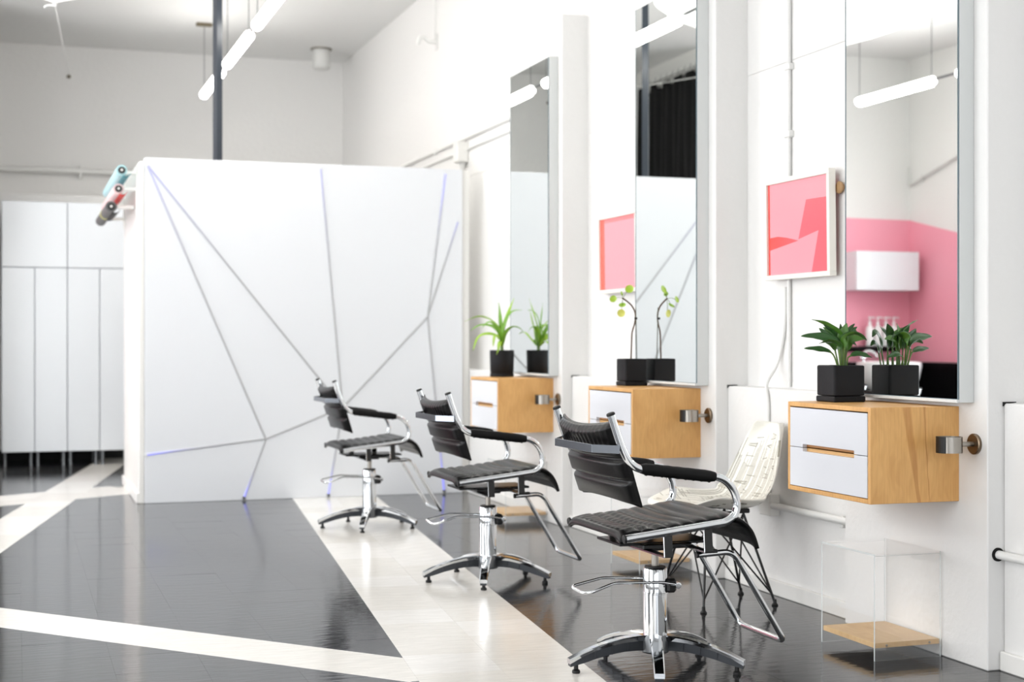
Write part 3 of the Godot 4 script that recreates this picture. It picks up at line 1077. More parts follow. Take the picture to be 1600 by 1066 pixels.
	lathe(st, [Vector2(0, -0.012), Vector2(0.011, -0.012), Vector2(0.011, 0.012), Vector2(0.005, 0.0125), Vector2(0, 0.012)], 16, along(Vector3.BACK, Vector3(0.061, 0.297, 0.052)))
	build(st, "lever_eye", ch, lv)
	st = mk()
	bx(st, Vector3(0.03, 0.268, -0.05), Vector3(0.066, 0.318, 0.042), 0.008)
	build(st, "pump_block", M.black_rubber, c)
	# mechanism under the seat: black plates, two chrome-edged straps up to the tubes
	st = mk()
	bx(st, Vector3(-0.085, 0.431, -0.09), Vector3(0.10, 0.449, 0.09), 0.004)
	bx(st, Vector3(-0.045, 0.42, -0.05), Vector3(0.05, 0.433, 0.05), 0.004)
	bx(st, Vector3(-0.16, 0.442, -0.15), Vector3(0.19, 0.452, 0.06), 0.002)
	build(st, "mechanism_plate", M.black_steel, c)
	for x in [-0.06, 0.088]:
		var y: float = 0.505 if x < 0 else 0.52
		var yb: float = 0.427 if x < 0 else 0.438
		st = mk()
		for s in [-1.0, 1.0]:
			var up := Basis(Vector3.RIGHT, -s * 0.10)
			bx(st, Vector3(-0.015, 0, -0.0025), Vector3(0.015, y - yb, 0.0025), 0.0008, Transform3D(up, Vector3(x, yb, s * 0.245)))
		bx(st, Vector3(x - 0.015, yb - 0.0025, -0.2465), Vector3(x + 0.015, yb + 0.0025, 0.2465), 0.0008)
		var sp := build(st, "seat_strap", M.black_steel, c)
		st = mk()                                  # bright ground edge of the strap
		for s in [-1.0, 1.0]:
			bx(st, Vector3(-0.0175, 0, -0.003), Vector3(-0.0145, y - yb, 0.003), 0.0005, Transform3D(Basis(Vector3.RIGHT, -s * 0.10), Vector3(x, yb, s * 0.245)))
		bx(st, Vector3(x - 0.0175, yb - 0.003, -0.2465), Vector3(x - 0.0145, yb + 0.003, 0.2465), 0.0005)
		build(st, "strap_edge", ch, sp)
	# side frames: one tube each, from the back upright down the arm and under the seat
	for s in [-1.0, 1.0]:
		var z: float = 0.255 * s
		var path := [Vector3(-0.273, 0.906, z), Vector3(-0.250, 0.838, z), Vector3(-0.228, 0.784, z), Vector3(-0.203, 0.746, z), Vector3(-0.166, 0.725, z), Vector3(-0.10, 0.7165, z), Vector3(-0.02, 0.708, z), Vector3(0.08, 0.696, z), Vector3(0.118, 0.690, z), Vector3(0.150, 0.674, z), Vector3(0.176, 0.642, z), Vector3(0.188, 0.60, z), Vector3(0.180, 0.563, z), Vector3(0.150, 0.540, z), Vector3(0.11, 0.533, z), Vector3(-0.03, 0.5165, z), Vector3(-0.222, 0.495, z)]
		st = mk()
		tube(st, spline(path, 5), 0.0135, 14)
		var fr := build(st, "side_frame", ch, c)
		for e in [[Vector3(-0.273, 0.906, z), Vector3(-0.32, 0.95, 0)], [Vector3(-0.222, 0.495, z), Vector3(-1, -0.11, 0)]]:
			st = mk()
			lathe(st, [Vector2(0, 0), Vector2(0.0148, 0), Vector2(0.0148, 0.006), Vector2(0.012, 0.009), Vector2(0, 0.009)], 16, along(e[1], e[0] - e[1].normalized() * 0.001))
			build(st, "end_cap", M.black_rubber, fr)
		st = mk()                                      # arm pad: a stuffed sleeve, laced underneath
		var ap := []
		var ar := []
		for i in 15:
			var u := i / 14.0
			ap.append(Vector3(lerpf(-0.166, 0.105, u), lerpf(0.7265, 0.692, u), z))
			var r := 0.0205 + 0.0006 * sin(u * 40.0)
			ar.append(r - 0.005 * pow(absf(2.0 * u - 1.0), 12.0))
		tube(st, ap, ar, 18)
		for i in 9:
			var u := (i + 0.5) / 9.0
			bx(st, Vector3(-0.004, -0.0212, -0.006), Vector3(0.004, -0.0165, 0.006), 0.002, Transform3D(Basis(Vector3.BACK, -0.125), Vector3(lerpf(-0.16, 0.1, u), lerpf(0.7255, 0.6925, u), z)))
		build(st, "arm_pad", M.black_vinyl, c)
	# seat: a ribbed leather sling that rolls over the front edge
	var prof2 := [Vector3(-0.236, 0.497, 0), Vector3(-0.222, 0.520, 0), Vector3(-0.18, 0.531, 0), Vector3(-0.08, 0.541, 0), Vector3(0.02, 0.553, 0), Vector3(0.11, 0.563, 0), Vector3(0.165, 0.566, 0), Vector3(0.203, 0.558, 0), Vector3(0.234, 0.540, 0), Vector3(0.258, 0.508, 0), Vector3(0.275, 0.460, 0)]
	var cur := Curve3D.new()
	cur.bake_interval = 0.004
	for p in spline(prof2, 5):
		cur.add_point(p)
	var len := cur.get_baked_length()
	var ribs := 12.0
	var seat := func(s: float, t: float) -> Vector3:
		var p := cur.sample_baked(s * len)
		var w := 2.0 * t - 1.0
		var front := smoothstep(0.55, 0.72, s)
		var rib := pow(absf(sin(PI * s * ribs)), 0.5)
		var sag := (1.0 - w * w)
		p.y += -0.012 * (1.0 - front) * sag * smoothstep(0.0, 0.2, s) + 0.011 * smoothstep(0.06, 0.2, s) * (rib - 1.0) * (1.0 - 0.8 * front) * (1.0 - pow(absf(w), 8.0) * 0.3)
		p.y -= 0.016 * pow(absf(w), 9.0)
		var gather := sin(w * 38.0 + sin(s * 9.0) * 1.4) * 0.0024 * (1.0 - smoothstep(0.12, 0.42, s)) * smoothstep(0.02, 0.1, s)
		p.y += gather
		var half := lerpf(0.2425, 0.252, front)
		p.z = w * half
		p.x -= 0.012 * (1.0 - smoothstep(0.0, 0.1, s)) * 0.0
		return p
	var seat_th := func(s: float, t: float) -> float:
		var w := absf(2.0 * t - 1.0)
		return 0.008 + 0.020 * (1.0 - pow(w, 10.0)) * minf(1.0, 12.0 * s) * minf(1.0, 12.0 * (1.0 - s)) + 0.006
	st = mk()
	pad(st, func(s, t): return seat.call(s, 1.0 - t), func(s, t): return seat_th.call(s, 1.0 - t), 90, 44)
	build(st, "seat", M.black_leather, c)
	# backrest: a leather sling between the uprights, its lower pad hanging free and a little wider
	var back := func(s: float, t: float) -> Vector3:     # s runs down, t across; the face turned to the sitter
		var w := 2.0 * t - 1.0
		var y := lerpf(0.888, 0.600, s)
		var x := -0.264 + (0.888 - y) * 0.30 + 0.016
		var low := smoothstep(0.36, 0.46, s)
		var half := lerpf(0.238, 0.262, low)
		var sag := 1.0 - w * w
		y -= 0.020 * sag * (1.0 - smoothstep(0.0, 0.25, s))
		x -= 0.030 * sag * (1.0 - 0.55 * s)
		y += 0.016 * (1.0 - pow(absf(w), 2.0)) * smoothstep(0.75, 1.0, s)
		return Vector3(x, y, w * half)
	var back_th := func(s: float, t: float) -> float:
		var w := 2.0 * t - 1.0
		var top := 1.0 - smoothstep(0.22, 0.36, s)
		var pleat := 0.0035 * absf(sin(w * 26.0 + 0.5 * sin(s * 8.0))) * top
		var seams := 1.0
		for q in [0.44, 0.69]:
			seams *= 1.0 - 0.75 * exp(-pow((s - q) / 0.022, 2.0))
		var edge := (1.0 - pow(absf(w), 14.0)) * minf(1.0, 16.0 * s + 0.1) * minf(1.0, 16.0 * (1.0 - s) + 0.1)
		return (0.026 * seams + pleat) * edge + 0.007
	st = mk()
	pad(st, func(s, t): return back.call(s, 1.0 - t), func(s, t): return back_th.call(s, 1.0 - t), 60, 60)
	build(st, "backrest", M.black_leather, c)
	# flat chrome bar bent round the back of the uprights
	st = mk()
	var bar := [Vector3(-0.248, 0, 0.268), Vector3(-0.312, 0, 0.185), Vector3(-0.318, 0, -0.150), Vector3(-0.248, 0, -0.268)]
	st.set_smooth_group(-1)
	for i in 3:
		var a: Vector3 = bar[i]
		var b: Vector3 = bar[i + 1]
		var d := (b - a).normalized()
		var n := d.cross(Vector3.UP)
		bx(st, Vector3(-0.001, 0.779, -0.0018), Vector3(a.distance_to(b) + 0.001, 0.806, 0.0018), 0.0008, Transform3D(Basis(d, Vector3.UP, n), a))
	build(st, "back_bar", M.satin_chrome, c)
	# footrest: one tube bent into a U, hung from the mechanism
	st = mk()
	var fr2 := [Vector3(0.078, 0.419, 0.178), Vector3(0.212, 0.425, 0.178), Vector3(0.412, 0.103, 0.178), Vector3(0.424, 0.098, -0.178), Vector3(0.236, 0.408, -0.178), Vector3(0.10, 0.419, -0.178)]
	tube(st, fillet(fr2, 0.035, 7), 0.0105, 12)
	var ft := build(st, "footrest", ch, c)
	st = mk()
	for s in [-1.0, 1.0]:
		lathe(st, [Vector2(0, 0), Vector2(0.0112, 0), Vector2(0.0112, 0.008), Vector2(0, 0.009)], 14, along(Vector3.LEFT, Vector3(0.08 if s > 0 else 0.102, 0.419, 0.178 * s)))
		bx(st, Vector3(0.09, 0.424, s * 0.178 - 0.012), Vector3(0.15, 0.436, s * 0.178 + 0.012), 0.002)
	build(st, "footrest_clamp", M.black_steel, ft)
	dup(c, Vector3(2.152, 0, -6.750), "black leather salon chair with chrome arms, middle one of the row")
	dup(c, Vector3(2.074, 0, -8.918), "black leather salon chair with chrome arms farthest back, before the partition")


# ---------------------------------------------------------------- printed shell chair on a wire base (faces -x)
func shell_chair() -> void:
	var c := thing("shell_chair", "white shell side chair with fine line print on black wire legs by wall", "chair", Vector3(2.945, 0, -5.855))
	var keys := [Vector3(-0.285, 0.425, 0), Vector3(-0.270, 0.444, 0), Vector3(-0.20, 0.447, 0), Vector3(-0.08, 0.432, 0), Vector3(0.04, 0.420, 0), Vector3(0.12, 0.438, 0), Vector3(0.178, 0.50, 0), Vector3(0.222, 0.60, 0), Vector3(0.257, 0.70, 0), Vector3(0.277, 0.760, 0), Vector3(0.286, 0.785, 0)]
	var cur := Curve3D.new()
	cur.bake_interval = 0.004
	for p in spline(keys, 5):
		cur.add_point(p)
	var len := cur.get_baked_length()
	var wid := Curve.new()
	for e in [[0.0, 0.150], [0.05, 0.195], [0.18, 0.228], [0.40, 0.232], [0.58, 0.228], [0.72, 0.208], [0.86, 0.168], [0.94, 0.140], [0.98, 0.118], [1.0, 0.095]]:
		wid.add_point(Vector2(e[0], e[1]), 0, 0, Curve.TANGENT_LINEAR, Curve.TANGENT_LINEAR)
	var shell := func(s: float, t: float) -> Vector3:
		var w := 2.0 * t - 1.0
		var p := cur.sample_baked(s * len)
		var up := smoothstep(0.42, 0.72, s)
		var curl := pow(absf(w), 2.6) * 0.055 * smoothstep(0.02, 0.25, s)
		p.y += curl * (1.0 - up)
		p.x -= curl * up * 1.1 + 0.5 * curl * (1.0 - absf(2.0 * up - 1.0))
		p.z = w * wid.sample_baked(s)
		return p
	var st := mk()
	pad(st, func(s, t): return shell.call(s, 1.0 - t), func(_s, _t): return 0.007, 56, 36)
	build(st, "shell", M.printed_shell, c)
	# wire base: four splayed legs, cross wires, rubber mounts
	var tops := [Vector3(-0.12, 0.405, 0.10), Vector3(-0.12, 0.405, -0.10), Vector3(0.06, 0.405, 0.09), Vector3(0.06, 0.405, -0.09)]
	var feet := [Vector3(-0.195, 0.012, 0.225), Vector3(-0.165, 0.012, -0.265), Vector3(0.180, 0.012, 0.158), Vector3(0.175, 0.012, -0.150)]
	for i in 4:
		st = mk()
		tube(st, [tops[i], feet[i]], 0.0058, 10)
		var l := build(st, "leg", M.black_steel, c)
		st = mk()
		lathe(st, [Vector2(0, -0.012), Vector2(0.014, -0.012), Vector2(0.015, -0.008), Vector2(0.008, 0.0), Vector2(0.007, 0.016), Vector2(0, 0.016)], 14, Transform3D(Basis.IDENTITY, feet[i]))
		build(st, "glide", M.black_rubber, l)
		st = mk()
		bx(st, Vector3(-0.03, 0.399, -0.012), Vector3(0.03, 0.419, 0.012), 0.004, Transform3D(Basis.IDENTITY, Vector3(tops[i].x, 0, tops[i].z)))
		build(st, "shock_mount", M.black_rubber, c)
	for e in [[0, 1], [2, 3], [0, 2], [1, 3]]:
		for back in [false, true]:
			var a: Vector3 = feet[e[1 if back else 0]]
			var b: Vector3 = tops[e[0 if back else 1]]
			a = a.lerp(tops[e[1 if back else 0]], 0.10)
			st = mk()
			tube(st, [a, b + Vector3(0, -0.012, 0)], 0.0038, 8)
			build(st, "brace_wire", M.black_steel, c)
	st = mk()
	tube(st, fillet([tops[0], tops[1], tops[3], tops[2]], 0.02, 4, true), 0.005, 8, true)
	build(st, "top_wire", M.black_steel, c)


# ---------------------------------------------------------------- lamps
func tube_lamp(x: float, y: float, z0: float, z1: float, label: String, joint: bool) -> void:
	var o := thing("tube_lamp", label, "lamp", Vector3(x, y, (z0 + z1) / 2), "hanging linear tube lamps")
	var h := absf(z1 - z0) / 2 - 0.02
	var st := mk()
	lathe(st, [Vector2(0.0, -h), Vector2(0.033, -h), Vector2(0.041, -h + 0.012), Vector2(0.041, h - 0.012), Vector2(0.033, h), Vector2(0.0, h)], 20, along(Vector3.FORWARD, Vector3.ZERO))
	build(st, "glowing_tube", M.tube_light_glow, o)
	if joint:
		st = mk()
		tube(st, [Vector3(0, 0.01, h), Vector3(0, 0.01, h + 0.33)], 0.011, 10)
		build(st, "link_rod", M.grey_cast, o)
	for s in [-1.0, 1.0]:
		st = mk()
		tube(st, [Vector3(0, 0.04, s * (h - 0.03)), Vector3(0, CEIL - y - 0.02, s * (h - 0.03))], 0.0035, 6)
		build(st, "wire", M.grey_cast, o)
	st = mk()
	bx(st, Vector3(-0.075, CEIL - y - 0.03, -h + 0.0), Vector3(0.075, CEIL - y, -h + 0.06), 0.003)
	build(st, "ceiling_plate", M.canopy_metal, o)
	area("tube_lamp_light", Vector3(x, y - 0.046, (z0 + z1) / 2), Vector3.DOWN, Vector2(0.05, 1.2), 0.5, Color(1.0, 0.98, 0.94))


func lamps() -> void:
	for e in [[-8.09, -9.39, "unseen hanging tube lamp above the chairs, out of the frame, lighting the room"], [-9.72, -11.02, "nearest hanging tube lamp in view, cut by the picture's top edge"], [-11.35, -12.65, "middle hanging tube lamp, right of the dark steel post"], [-12.98, -14.28, "farthest hanging tube lamp, half hidden by the dark steel post"]]:
		tube_lamp(1.70, 3.5, e[0], e[1], e[2], true)  # the first of these is out of view, placed to light the room
	for e in [[-1.57, -2.87, "first tube lamp of the left row, out of the frame, lighting floor and low walls"], [-3.20, -4.50, "second tube lamp of the left row, out of the frame, lighting floor and low walls"], [-4.83, -6.13, "third tube lamp of the left row, out of the frame, lighting floor and low walls"], [-6.46, -7.76, "fourth tube lamp of the left row, out of the frame, lighting floor and low walls"], [-8.09, -9.39, "fifth tube lamp of the left row, out of the frame, lighting floor and low walls"], [-9.72, -11.02, "tube lamp of the left row, right one in the nearest mirror's reflection"], [-11.35, -12.65, "tube lamp of the left row, left one in the nearest mirror's reflection"]]:
		tube_lamp(-1.57, 3.5, e[0], e[1], e[2], true)  # the five nearest are unseen, placed to light the floor and low walls
	# wide shallow fabric lamp over the room; only its tip reaches into the frame
	var o := thing("fabric_pendant", "wide white fabric pendant lamp, its tip at the upper left edge", "lamp", Vector3(0.25, 3.436, -10.4))
	var st := mk()
	lathe(st, [Vector2(0, 0), Vector2(0.02, 0.004), Vector2(0.1, 0.032), Vector2(0.3, 0.095), Vector2(0.6, 0.185), Vector2(0.9, 0.29), Vector2(1.15, 0.40), Vector2(1.25, 0.47), Vector2(1.25, 0.52), Vector2(1.15, 0.55), Vector2(0, 0.55)], 48)
	build(st, "lamp_shade", M.lamp_shade_glow, o)
	st = mk()
	tube(st, [Vector3(0, 0.55, 0), Vector3(0, CEIL - 3.436, 0)], 0.012, 8)
	build(st, "stem", M.pipe_paint, o)
	st = mk()
	lathe(st, [Vector2(0, -0.03), Vector2(0.008, -0.028), Vector2(0.012, -0.01), Vector2(0.016, 0.008), Vector2(0, 0.01)], 12)
	tube(st, spline([Vector3(0, -0.022, 0), Vector3(-0.03, -0.02, -0.01), Vector3(-0.055, -0.022, -0.02), Vector3(-0.07, -0.035, -0.025)], 4), 0.007, 8)
	build(st, "finial", M.pipe_paint, o)
	var l := SpotLight3D.new()
	l.name = "fabric_pendant_light"
	add_child(l)
	l.position = Vector3(0.25, 3.36, -10.4)
	l.rotation.x = -PI / 2
	l.spot_angle = 80.0
	l.spot_range = 20.0
	l.spot_attenuation = 2.0
	l.light_energy = 0.6
	l.light_size = 0.05
	l.shadow_enabled = true
	st = mk()
	tube(st, [Vector3(0.25, 3.412, -10.4), Vector3(0.515, 3.88, BACK_Z + 0.02)], 0.004, 6)
	var cord := thing("stay_cord", "thin pale cord running from the fabric pendant's tip to the back wall", "cord", Vector3.ZERO)
	build(st, "cord", M.pipe_paint, cord)
	st = mk()
	lathe(st, [Vector2(0, 0), Vector2(0.02, 0), Vector2(0.02, 0.01), Vector2(0.008, 0.02), Vector2(0.012, 0.05), Vector2(0, 0.055)], 12, along(Vector3.BACK, Vector3(0.515, 3.87, BACK_Z)))
	build(st, "wall_hook", M.canopy_metal, cord)


# ---------------------------------------------------------------- the pink wash corner seen in the nearest mirror
func wash_corner() -> void:
	var st := mk()
	prism(st, PackedVector2Array([Vector2(-2.85, 0.93), Vector2(-0.42, 0.93), Vector2(-0.42, 2.47), Vector2(-2.85, 2.45)]), Transform3D(Basis.IDENTITY, Vector3(0, 0, -13.662)), 0.008)
	var w := struct("trim_1")
	build(st, "pink_panel", M.pink_wall, w)
	st = mk()                                       # along the left wall the pink slopes down towards the room
	prism(st, PackedVector2Array([Vector2(-13.66, 0.93), Vector2(-11.0, 0.93), Vector2(-11.0, 1.85), Vector2(-13.66, 2.45)]), Transform3D(Basis(Vector3(0, 0, 1), Vector3(0, 1, 0), Vector3(-1, 0, 0)), Vector3(LEFT_X + 0.008, 0, 0)), -0.008)
	build(st, "pink_panel", M.pink_wall, w)
	box("dark_dado", Vector3(LEFT_X, 0, -13.67), Vector3(-0.42, 0.925, -13.652), M.black_dado, w, 0.0)
	box("dark_dado", Vector3(LEFT_X, 0, -13.65), Vector3(LEFT_X + 0.018, 0.925, -11.0), M.black_dado, w, 0.0)
	var cab := thing("wall_box", "white wall cupboard over the shelf in the pink corner reflection", "cupboard", Vector3(-2.355, 1.68, -13.66))
	box("body", Vector3(-0.375, 0, 0), Vector3(0.375, 0.405, 0.33), M.locker_white, cab, 0.004)
	box("door", Vector3(-0.375, 0, 0.332), Vector3(0.375, 0.405, 0.352), M.locker_white, cab, 0.004)
	var sh := thing("bottle_shelf", "black shelf carrying white pump bottles on the pink wall", "shelf", Vector3(-2.36, 1.065, -13.66))
	box("board", Vector3(-0.36, 0, 0), Vector3(0.33, 0.03, 0.2), M.black_vinyl, sh, 0.003)
	box("cleat", Vector3(-0.34, -0.03, 0), Vector3(0.31, 0.0, 0.03), M.black_vinyl, sh, 0.003)
	for k in 4:
		var b := thing("pump_bottle", ["white pump bottle, rightmost in the mirror on the black shelf", "white pump bottle, second from right in the mirror on the black shelf", "white pump bottle, second from left in the mirror on the black shelf", "white pump bottle, leftmost in the mirror on the black shelf"][k], "bottle", Vector3(-2.58 + 0.098 * k, 1.095, -13.55), "white pump bottles on the black shelf")
		st = mk()
		lathe(st, [Vector2(0, 0), Vector2(0.040, 0), Vector2(0.043, 0.005), Vector2(0.043, 0.17), Vector2(0.036, 0.20), Vector2(0.016, 0.222), Vector2(0.016, 0.235), Vector2(0, 0.235)], 20)
		build(st, "bottle_body", M.bottle_white, b)
		st = mk()
		lathe(st, [Vector2(0.018, 0.235), Vector2(0.018, 0.256), Vector2(0.007, 0.26), Vector2(0.007, 0.295), Vector2(0.014, 0.297), Vector2(0.014, 0.312), Vector2(0, 0.314)], 16)
		tube(st, [Vector3(0, 0.304, 0), Vector3(-0.05, 0.304, 0.0), Vector3(-0.062, 0.294, 0.0)], 0.007, 8)
		build(st, "pump_head", M.bottle_white, b)
	var s := thing("wash_basin", "white ceramic wash basin with chrome tap before the black wall", "basin", Vector3(-2.13, 0, -12.95))
	st = mk()
	lathe(st, [Vector2(0, 0.62), Vector2(0.10, 0.62), Vector2(0.19, 0.66), Vector2(0.26, 0.76), Vector2(0.285, 0.90), Vector2(0.28, 0.935), Vector2(0.265, 0.94), Vector2(0.25, 0.92), Vector2(0.22, 0.80), Vector2(0.15, 0.72), Vector2(0, 0.70)], 36, Transform3D(Basis.from_scale(Vector3(1.12, 1.0, 1.2)), Vector3.ZERO))
	build(st, "bowl", M.ceramic, s)
	st = mk()
	lathe(st, [Vector2(0, 0), Vector2(0.17, 0), Vector2(0.17, 0.02), Vector2(0.10, 0.06), Vector2(0.09, 0.60), Vector2(0.12, 0.63)], 28)
	build(st, "pedestal", M.black_dado, s)
	st = mk()
	tube(st, spline([Vector3(0.2, 0.93, -0.15), Vector3(0.2, 1.02, -0.15), Vector3(0.17, 1.05, -0.12), Vector3(0.12, 1.03, -0.08), Vector3(0.1, 0.99, -0.06)], 5), 0.013, 10)
	tube(st, [Vector3(0.24, 0.98, -0.15), Vector3(0.16, 0.99, -0.15)], 0.009, 8)
	build(st, "tap", M.chrome, s)
	# black curtain that the middle mirror shows, hung on the return wall above the partition
	var c := thing("black_curtain", "black curtain hanging from a rail, reflected in the middle mirror", "curtain", Vector3(-0.35, 0, -14.45))
	st = mk()
	pad(st, func(a, b):
		var z := lerpf(-0.72, 0.78, b)
		var y := lerpf(3.93 + 0.035 * sin(b * 30.0), 1.95, a)
		var x := 0.028 * sin(b * 62.0 + sin(a * 3.0)) + 0.012 * sin(b * 25.0 + a * 4.0)
		return Vector3(x, y, z), func(_a, _b): return 0.003, 24, 150)
	build(st, "cloth", M.black_cloth, c)
	st = mk()
	tube(st, [Vector3(0, 4.0, -0.78), Vector3(0, 4.0, 0.78)], 0.016, 10)
	build(st, "rail", M.pipe_paint, c)
	for k in 11:
		st = mk()
		var ring := []
		for q in 12:
			var a := TAU * q / 12
			ring.append(Vector3(0.026 * cos(a), 3.985 + 0.032 * sin(a), -0.7 + 0.147 * k))
		tube(st, ring, 0.003, 6, true)
		build(st, "ring", M.grey_cast, c)
	for k in [-0.7, 0.7]:
		st = mk()
		bx(st, Vector3(-0.05, 3.985, k - 0.012), Vector3(0.01, 4.015, k + 0.012), 0.002)
		build(st, "rail_bracket", M.grey_cast, c)
	st = mk()                                       # conduit that climbs the left wall, seen in the nearest mirror
	var p := thing("sloping_conduit", "thin grey conduit climbing the white wall in the nearest mirror's reflection", "conduit", Vector3.ZERO)
	tube(st, fillet([Vector3(LEFT_X + 0.04, 3.02, -13.62), Vector3(LEFT_X + 0.04, 2.82, -13.62), Vector3(LEFT_X + 0.04, 3.10, -12.5), Vector3(LEFT_X + 0.04, 3.5, -11.0)], 0.04), 0.014, 8)
	build(st, "pipe", M.duct_grey, p)
	st = mk()
	for e in [[2.88, -13.4], [3.3, -11.75]]:
		bx(st, Vector3(LEFT_X + 0.001, e[0] - 0.03, e[1] - 0.02), Vector3(LEFT_X + 0.03, e[0] + 0.03, e[1] + 0.02), 0.002)
	build(st, "clip", M.duct_grey, p)


# ---------------------------------------------------------------- pipes, cables, post, duct
func pipe_run(called: String, label: String, pts: Array, r: float, m: Material, clips: Array, clip_size: Vector3) -> Node3D:
	var o := thing(called, label, "pipe" if called.contains("pipe") else "cable" if called.contains("cable") else "conduit", Vector3.ZERO)
	var st := mk()
	tube(st, pts, r, 12)
	build(st, "pipe", m, o)
	for c in clips:
		st = mk()
		bx(st, c - clip_size / 2, c + clip_size / 2, 0.003)
		build(st, "clip", m, o)
	return o


func fittings() -> void:
	var st := mk()
	var o := thing("steel_post", "dark blue grey square steel post rising behind the white partition", "post", Vector3(1.414, 0, -11.02))
	bx(st, Vector3(-0.026, 0, -0.026), Vector3(0.026, CEIL, 0.026), 0.003, Transform3D(Basis(Vector3.UP, 0.5), Vector3.ZERO))
	build(st, "shaft", M.post_steel, o)
	box("base_plate", Vector3(-0.07, 0, -0.07), Vector3(0.07, 0.012, 0.07), M.post_steel, o)
	o = thing("ceiling_duct", "short white round vent duct under the ceiling in the far corner", "duct", Vector3(3.0, CEIL, -15.1))
	st = mk()
	lathe(st, [Vector2(0, -0.21), Vector2(0.075, -0.21), Vector2(0.09, -0.20), Vector2(0.092, -0.17), Vector2(0.088, -0.165), Vector2(0.088, 0.0)], 28)
	build(st, "barrel", M.duct_grey, o)
	st = mk()
	lathe(st, [Vector2(0.10, -0.012), Vector2(0.11, -0.01), Vector2(0.11, 0), Vector2(0, 0)], 28)
	build(st, "flange", M.canopy_metal, o)
	# round pipe along the back wall
	pipe_run("wall_pipe", "white round pipe along the back wall above the lockers", [Vector3(-0.39, 2.895, BACK_Z + 0.06), Vector3(3.3, 2.895, BACK_Z + 0.06)], 0.031, M.pipe_paint, [Vector3(0.63, 2.895, BACK_Z + 0.04)], Vector3(0.03, 0.14, 0.08))
	# heating pipe low on the right wall
	pipe_run("heating_pipe", "white heating pipe low on the wall behind the shell chair", [Vector3(3.232, 0.408, -6.42), Vector3(3.232, 0.408, -5.262)], 0.0155, M.pipe_paint, [Vector3(3.25, 0.402, -5.33), Vector3(3.25, 0.402, -6.3)], Vector3(0.04, 0.05, 0.022))
	o = pipe_run("heating_pipe", "white heating pipe low on the wall at the right edge", [Vector3(3.245, 0.405, -4.318), Vector3(3.245, 0.405, -2.0)], 0.0155, M.pipe_paint, [], Vector3.ONE)
	st = mk()
	lathe(st, [Vector2(0.015, 0.0), Vector2(0.024, 0.0), Vector2(0.024, 0.004), Vector2(0.015, 0.006)], 20, along(Vector3.BACK, Vector3(3.245, 0.405, -4.325)))
	build(st, "dark_collar", M.gap_dark, o)
	o = thing("junction_box", "white junction box on the low heating pipe behind the shell chair", "junction box", Vector3(LOW_X, 0.36, -5.96))
	box("housing", Vector3(-0.052, 0, -0.05), Vector3(0, 0.10, 0.05), M.trim_paint, o, 0.004)
	box("lid", Vector3(-0.056, 0.004, -0.046), Vector3(-0.052, 0.096, 0.046), M.trim_paint, o, 0.001)
	# vertical conduit and the loose cable between the first two stations
	pipe_run("wall_conduit", "thin white conduit straight down the wall behind the nearer print", [Vector3(WALL_X - 0.012, CEIL, -6.0), Vector3(WALL_X - 0.012, 0.94, -6.0)], 0.010, M.pipe_paint, [Vector3(WALL_X - 0.012, 2.41, -6.0), Vector3(WALL_X - 0.012, 2.10, -6.0)], Vector3(0.028, 0.03, 0.05))
	pipe_run("wall_cable", "white cable curving off the wall and down the wainscot by the shell chair", spline([Vector3(WALL_X - 0.008, 1.40, -6.04), Vector3(WALL_X - 0.008, 1.20, -6.05), Vector3(WALL_X - 0.02, 1.05, -6.09), Vector3(LOW_X + 0.02, 0.965, -6.06), Vector3(LOW_X - 0.008, 0.92, -6.02), Vector3(LOW_X - 0.008, 0.86, -6.005), Vector3(LOW_X - 0.008, 0.60, -6.0), Vector3(LOW_X - 0.008, 0.46, -6.0)], 6), 0.0075, M.pipe_paint, [], Vector3.ONE)
	# conduits high on the wall past the farthest mirror
	pipe_run("wall_conduit", "upper white conduit running along the far right wall", [Vector3(WALL_X - 0.014, 2.75, BACK_Z + 0.02), Vector3(WALL_X - 0.014, 2.75, -9.4)], 0.014, M.pipe_paint, [Vector3(WALL_X - 0.014, 2.75, -12.0)], Vector3(0.03, 0.05, 0.03))
	pipe_run("wall_conduit", "lower white conduit along the far right wall, through a box", [Vector3(WALL_X - 0.012, 2.66, -13.4), Vector3(WALL_X - 0.012, 2.66, -9.4)], 0.010, M.pipe_paint, [Vector3(WALL_X - 0.012, 2.66, -9.9)], Vector3(0.03, 0.05, 0.03))
	o = thing("junction_box", "white junction box high on the right wall above the partition", "junction box", Vector3(WALL_X - 0.002, 2.56, -11.15))
	box("housing", Vector3(-0.09, 0, -0.06), Vector3(0, 0.16, 0.06), M.trim_paint, o, 0.005)
	st = mk()
	tube(st, [Vector3(-0.03, 0.0, 0), Vector3(-0.03, -1.6, 0)], 0.012, 10)
	build(st, "drop_pipe", M.pipe_paint, o)
	st = mk()
	lathe(st, [Vector2(0.012, -0.06), Vector2(0.028, -0.01), Vector2(0.028, 0.0), Vector2(0, 0)], 14, Transform3D(Basis.IDENTITY, Vector3(-0.03, 0, 0)))
	build(st, "coupling", M.duct_grey, o)
	o = thing("wall_spigot", "small pale spigot on thin pipe high on the right wall", "valve", Vector3(WALL_X, 3.68, -12.0))
	st = mk()
	tube(st, spline([Vector3(0, 0, 0), Vector3(-0.07, 0, 0), Vector3(-0.11, 0.03, 0), Vector3(-0.15, 0.03, 0), Vector3(-0.17, -0.03, 0)], 4), 0.017, 10)
	tube(st, [Vector3(-0.02, 0, 0), Vector3(-0.02, CEIL - 3.68, 0)], 0.006, 8)
	build(st, "spout", M.pipe_paint, o)
	st = mk()
	bx(st, Vector3(-0.01, -0.07, -0.035), Vector3(0, 0.07, 0.035), 0.003)
	build(st, "wall_flange", M.duct_grey, o)


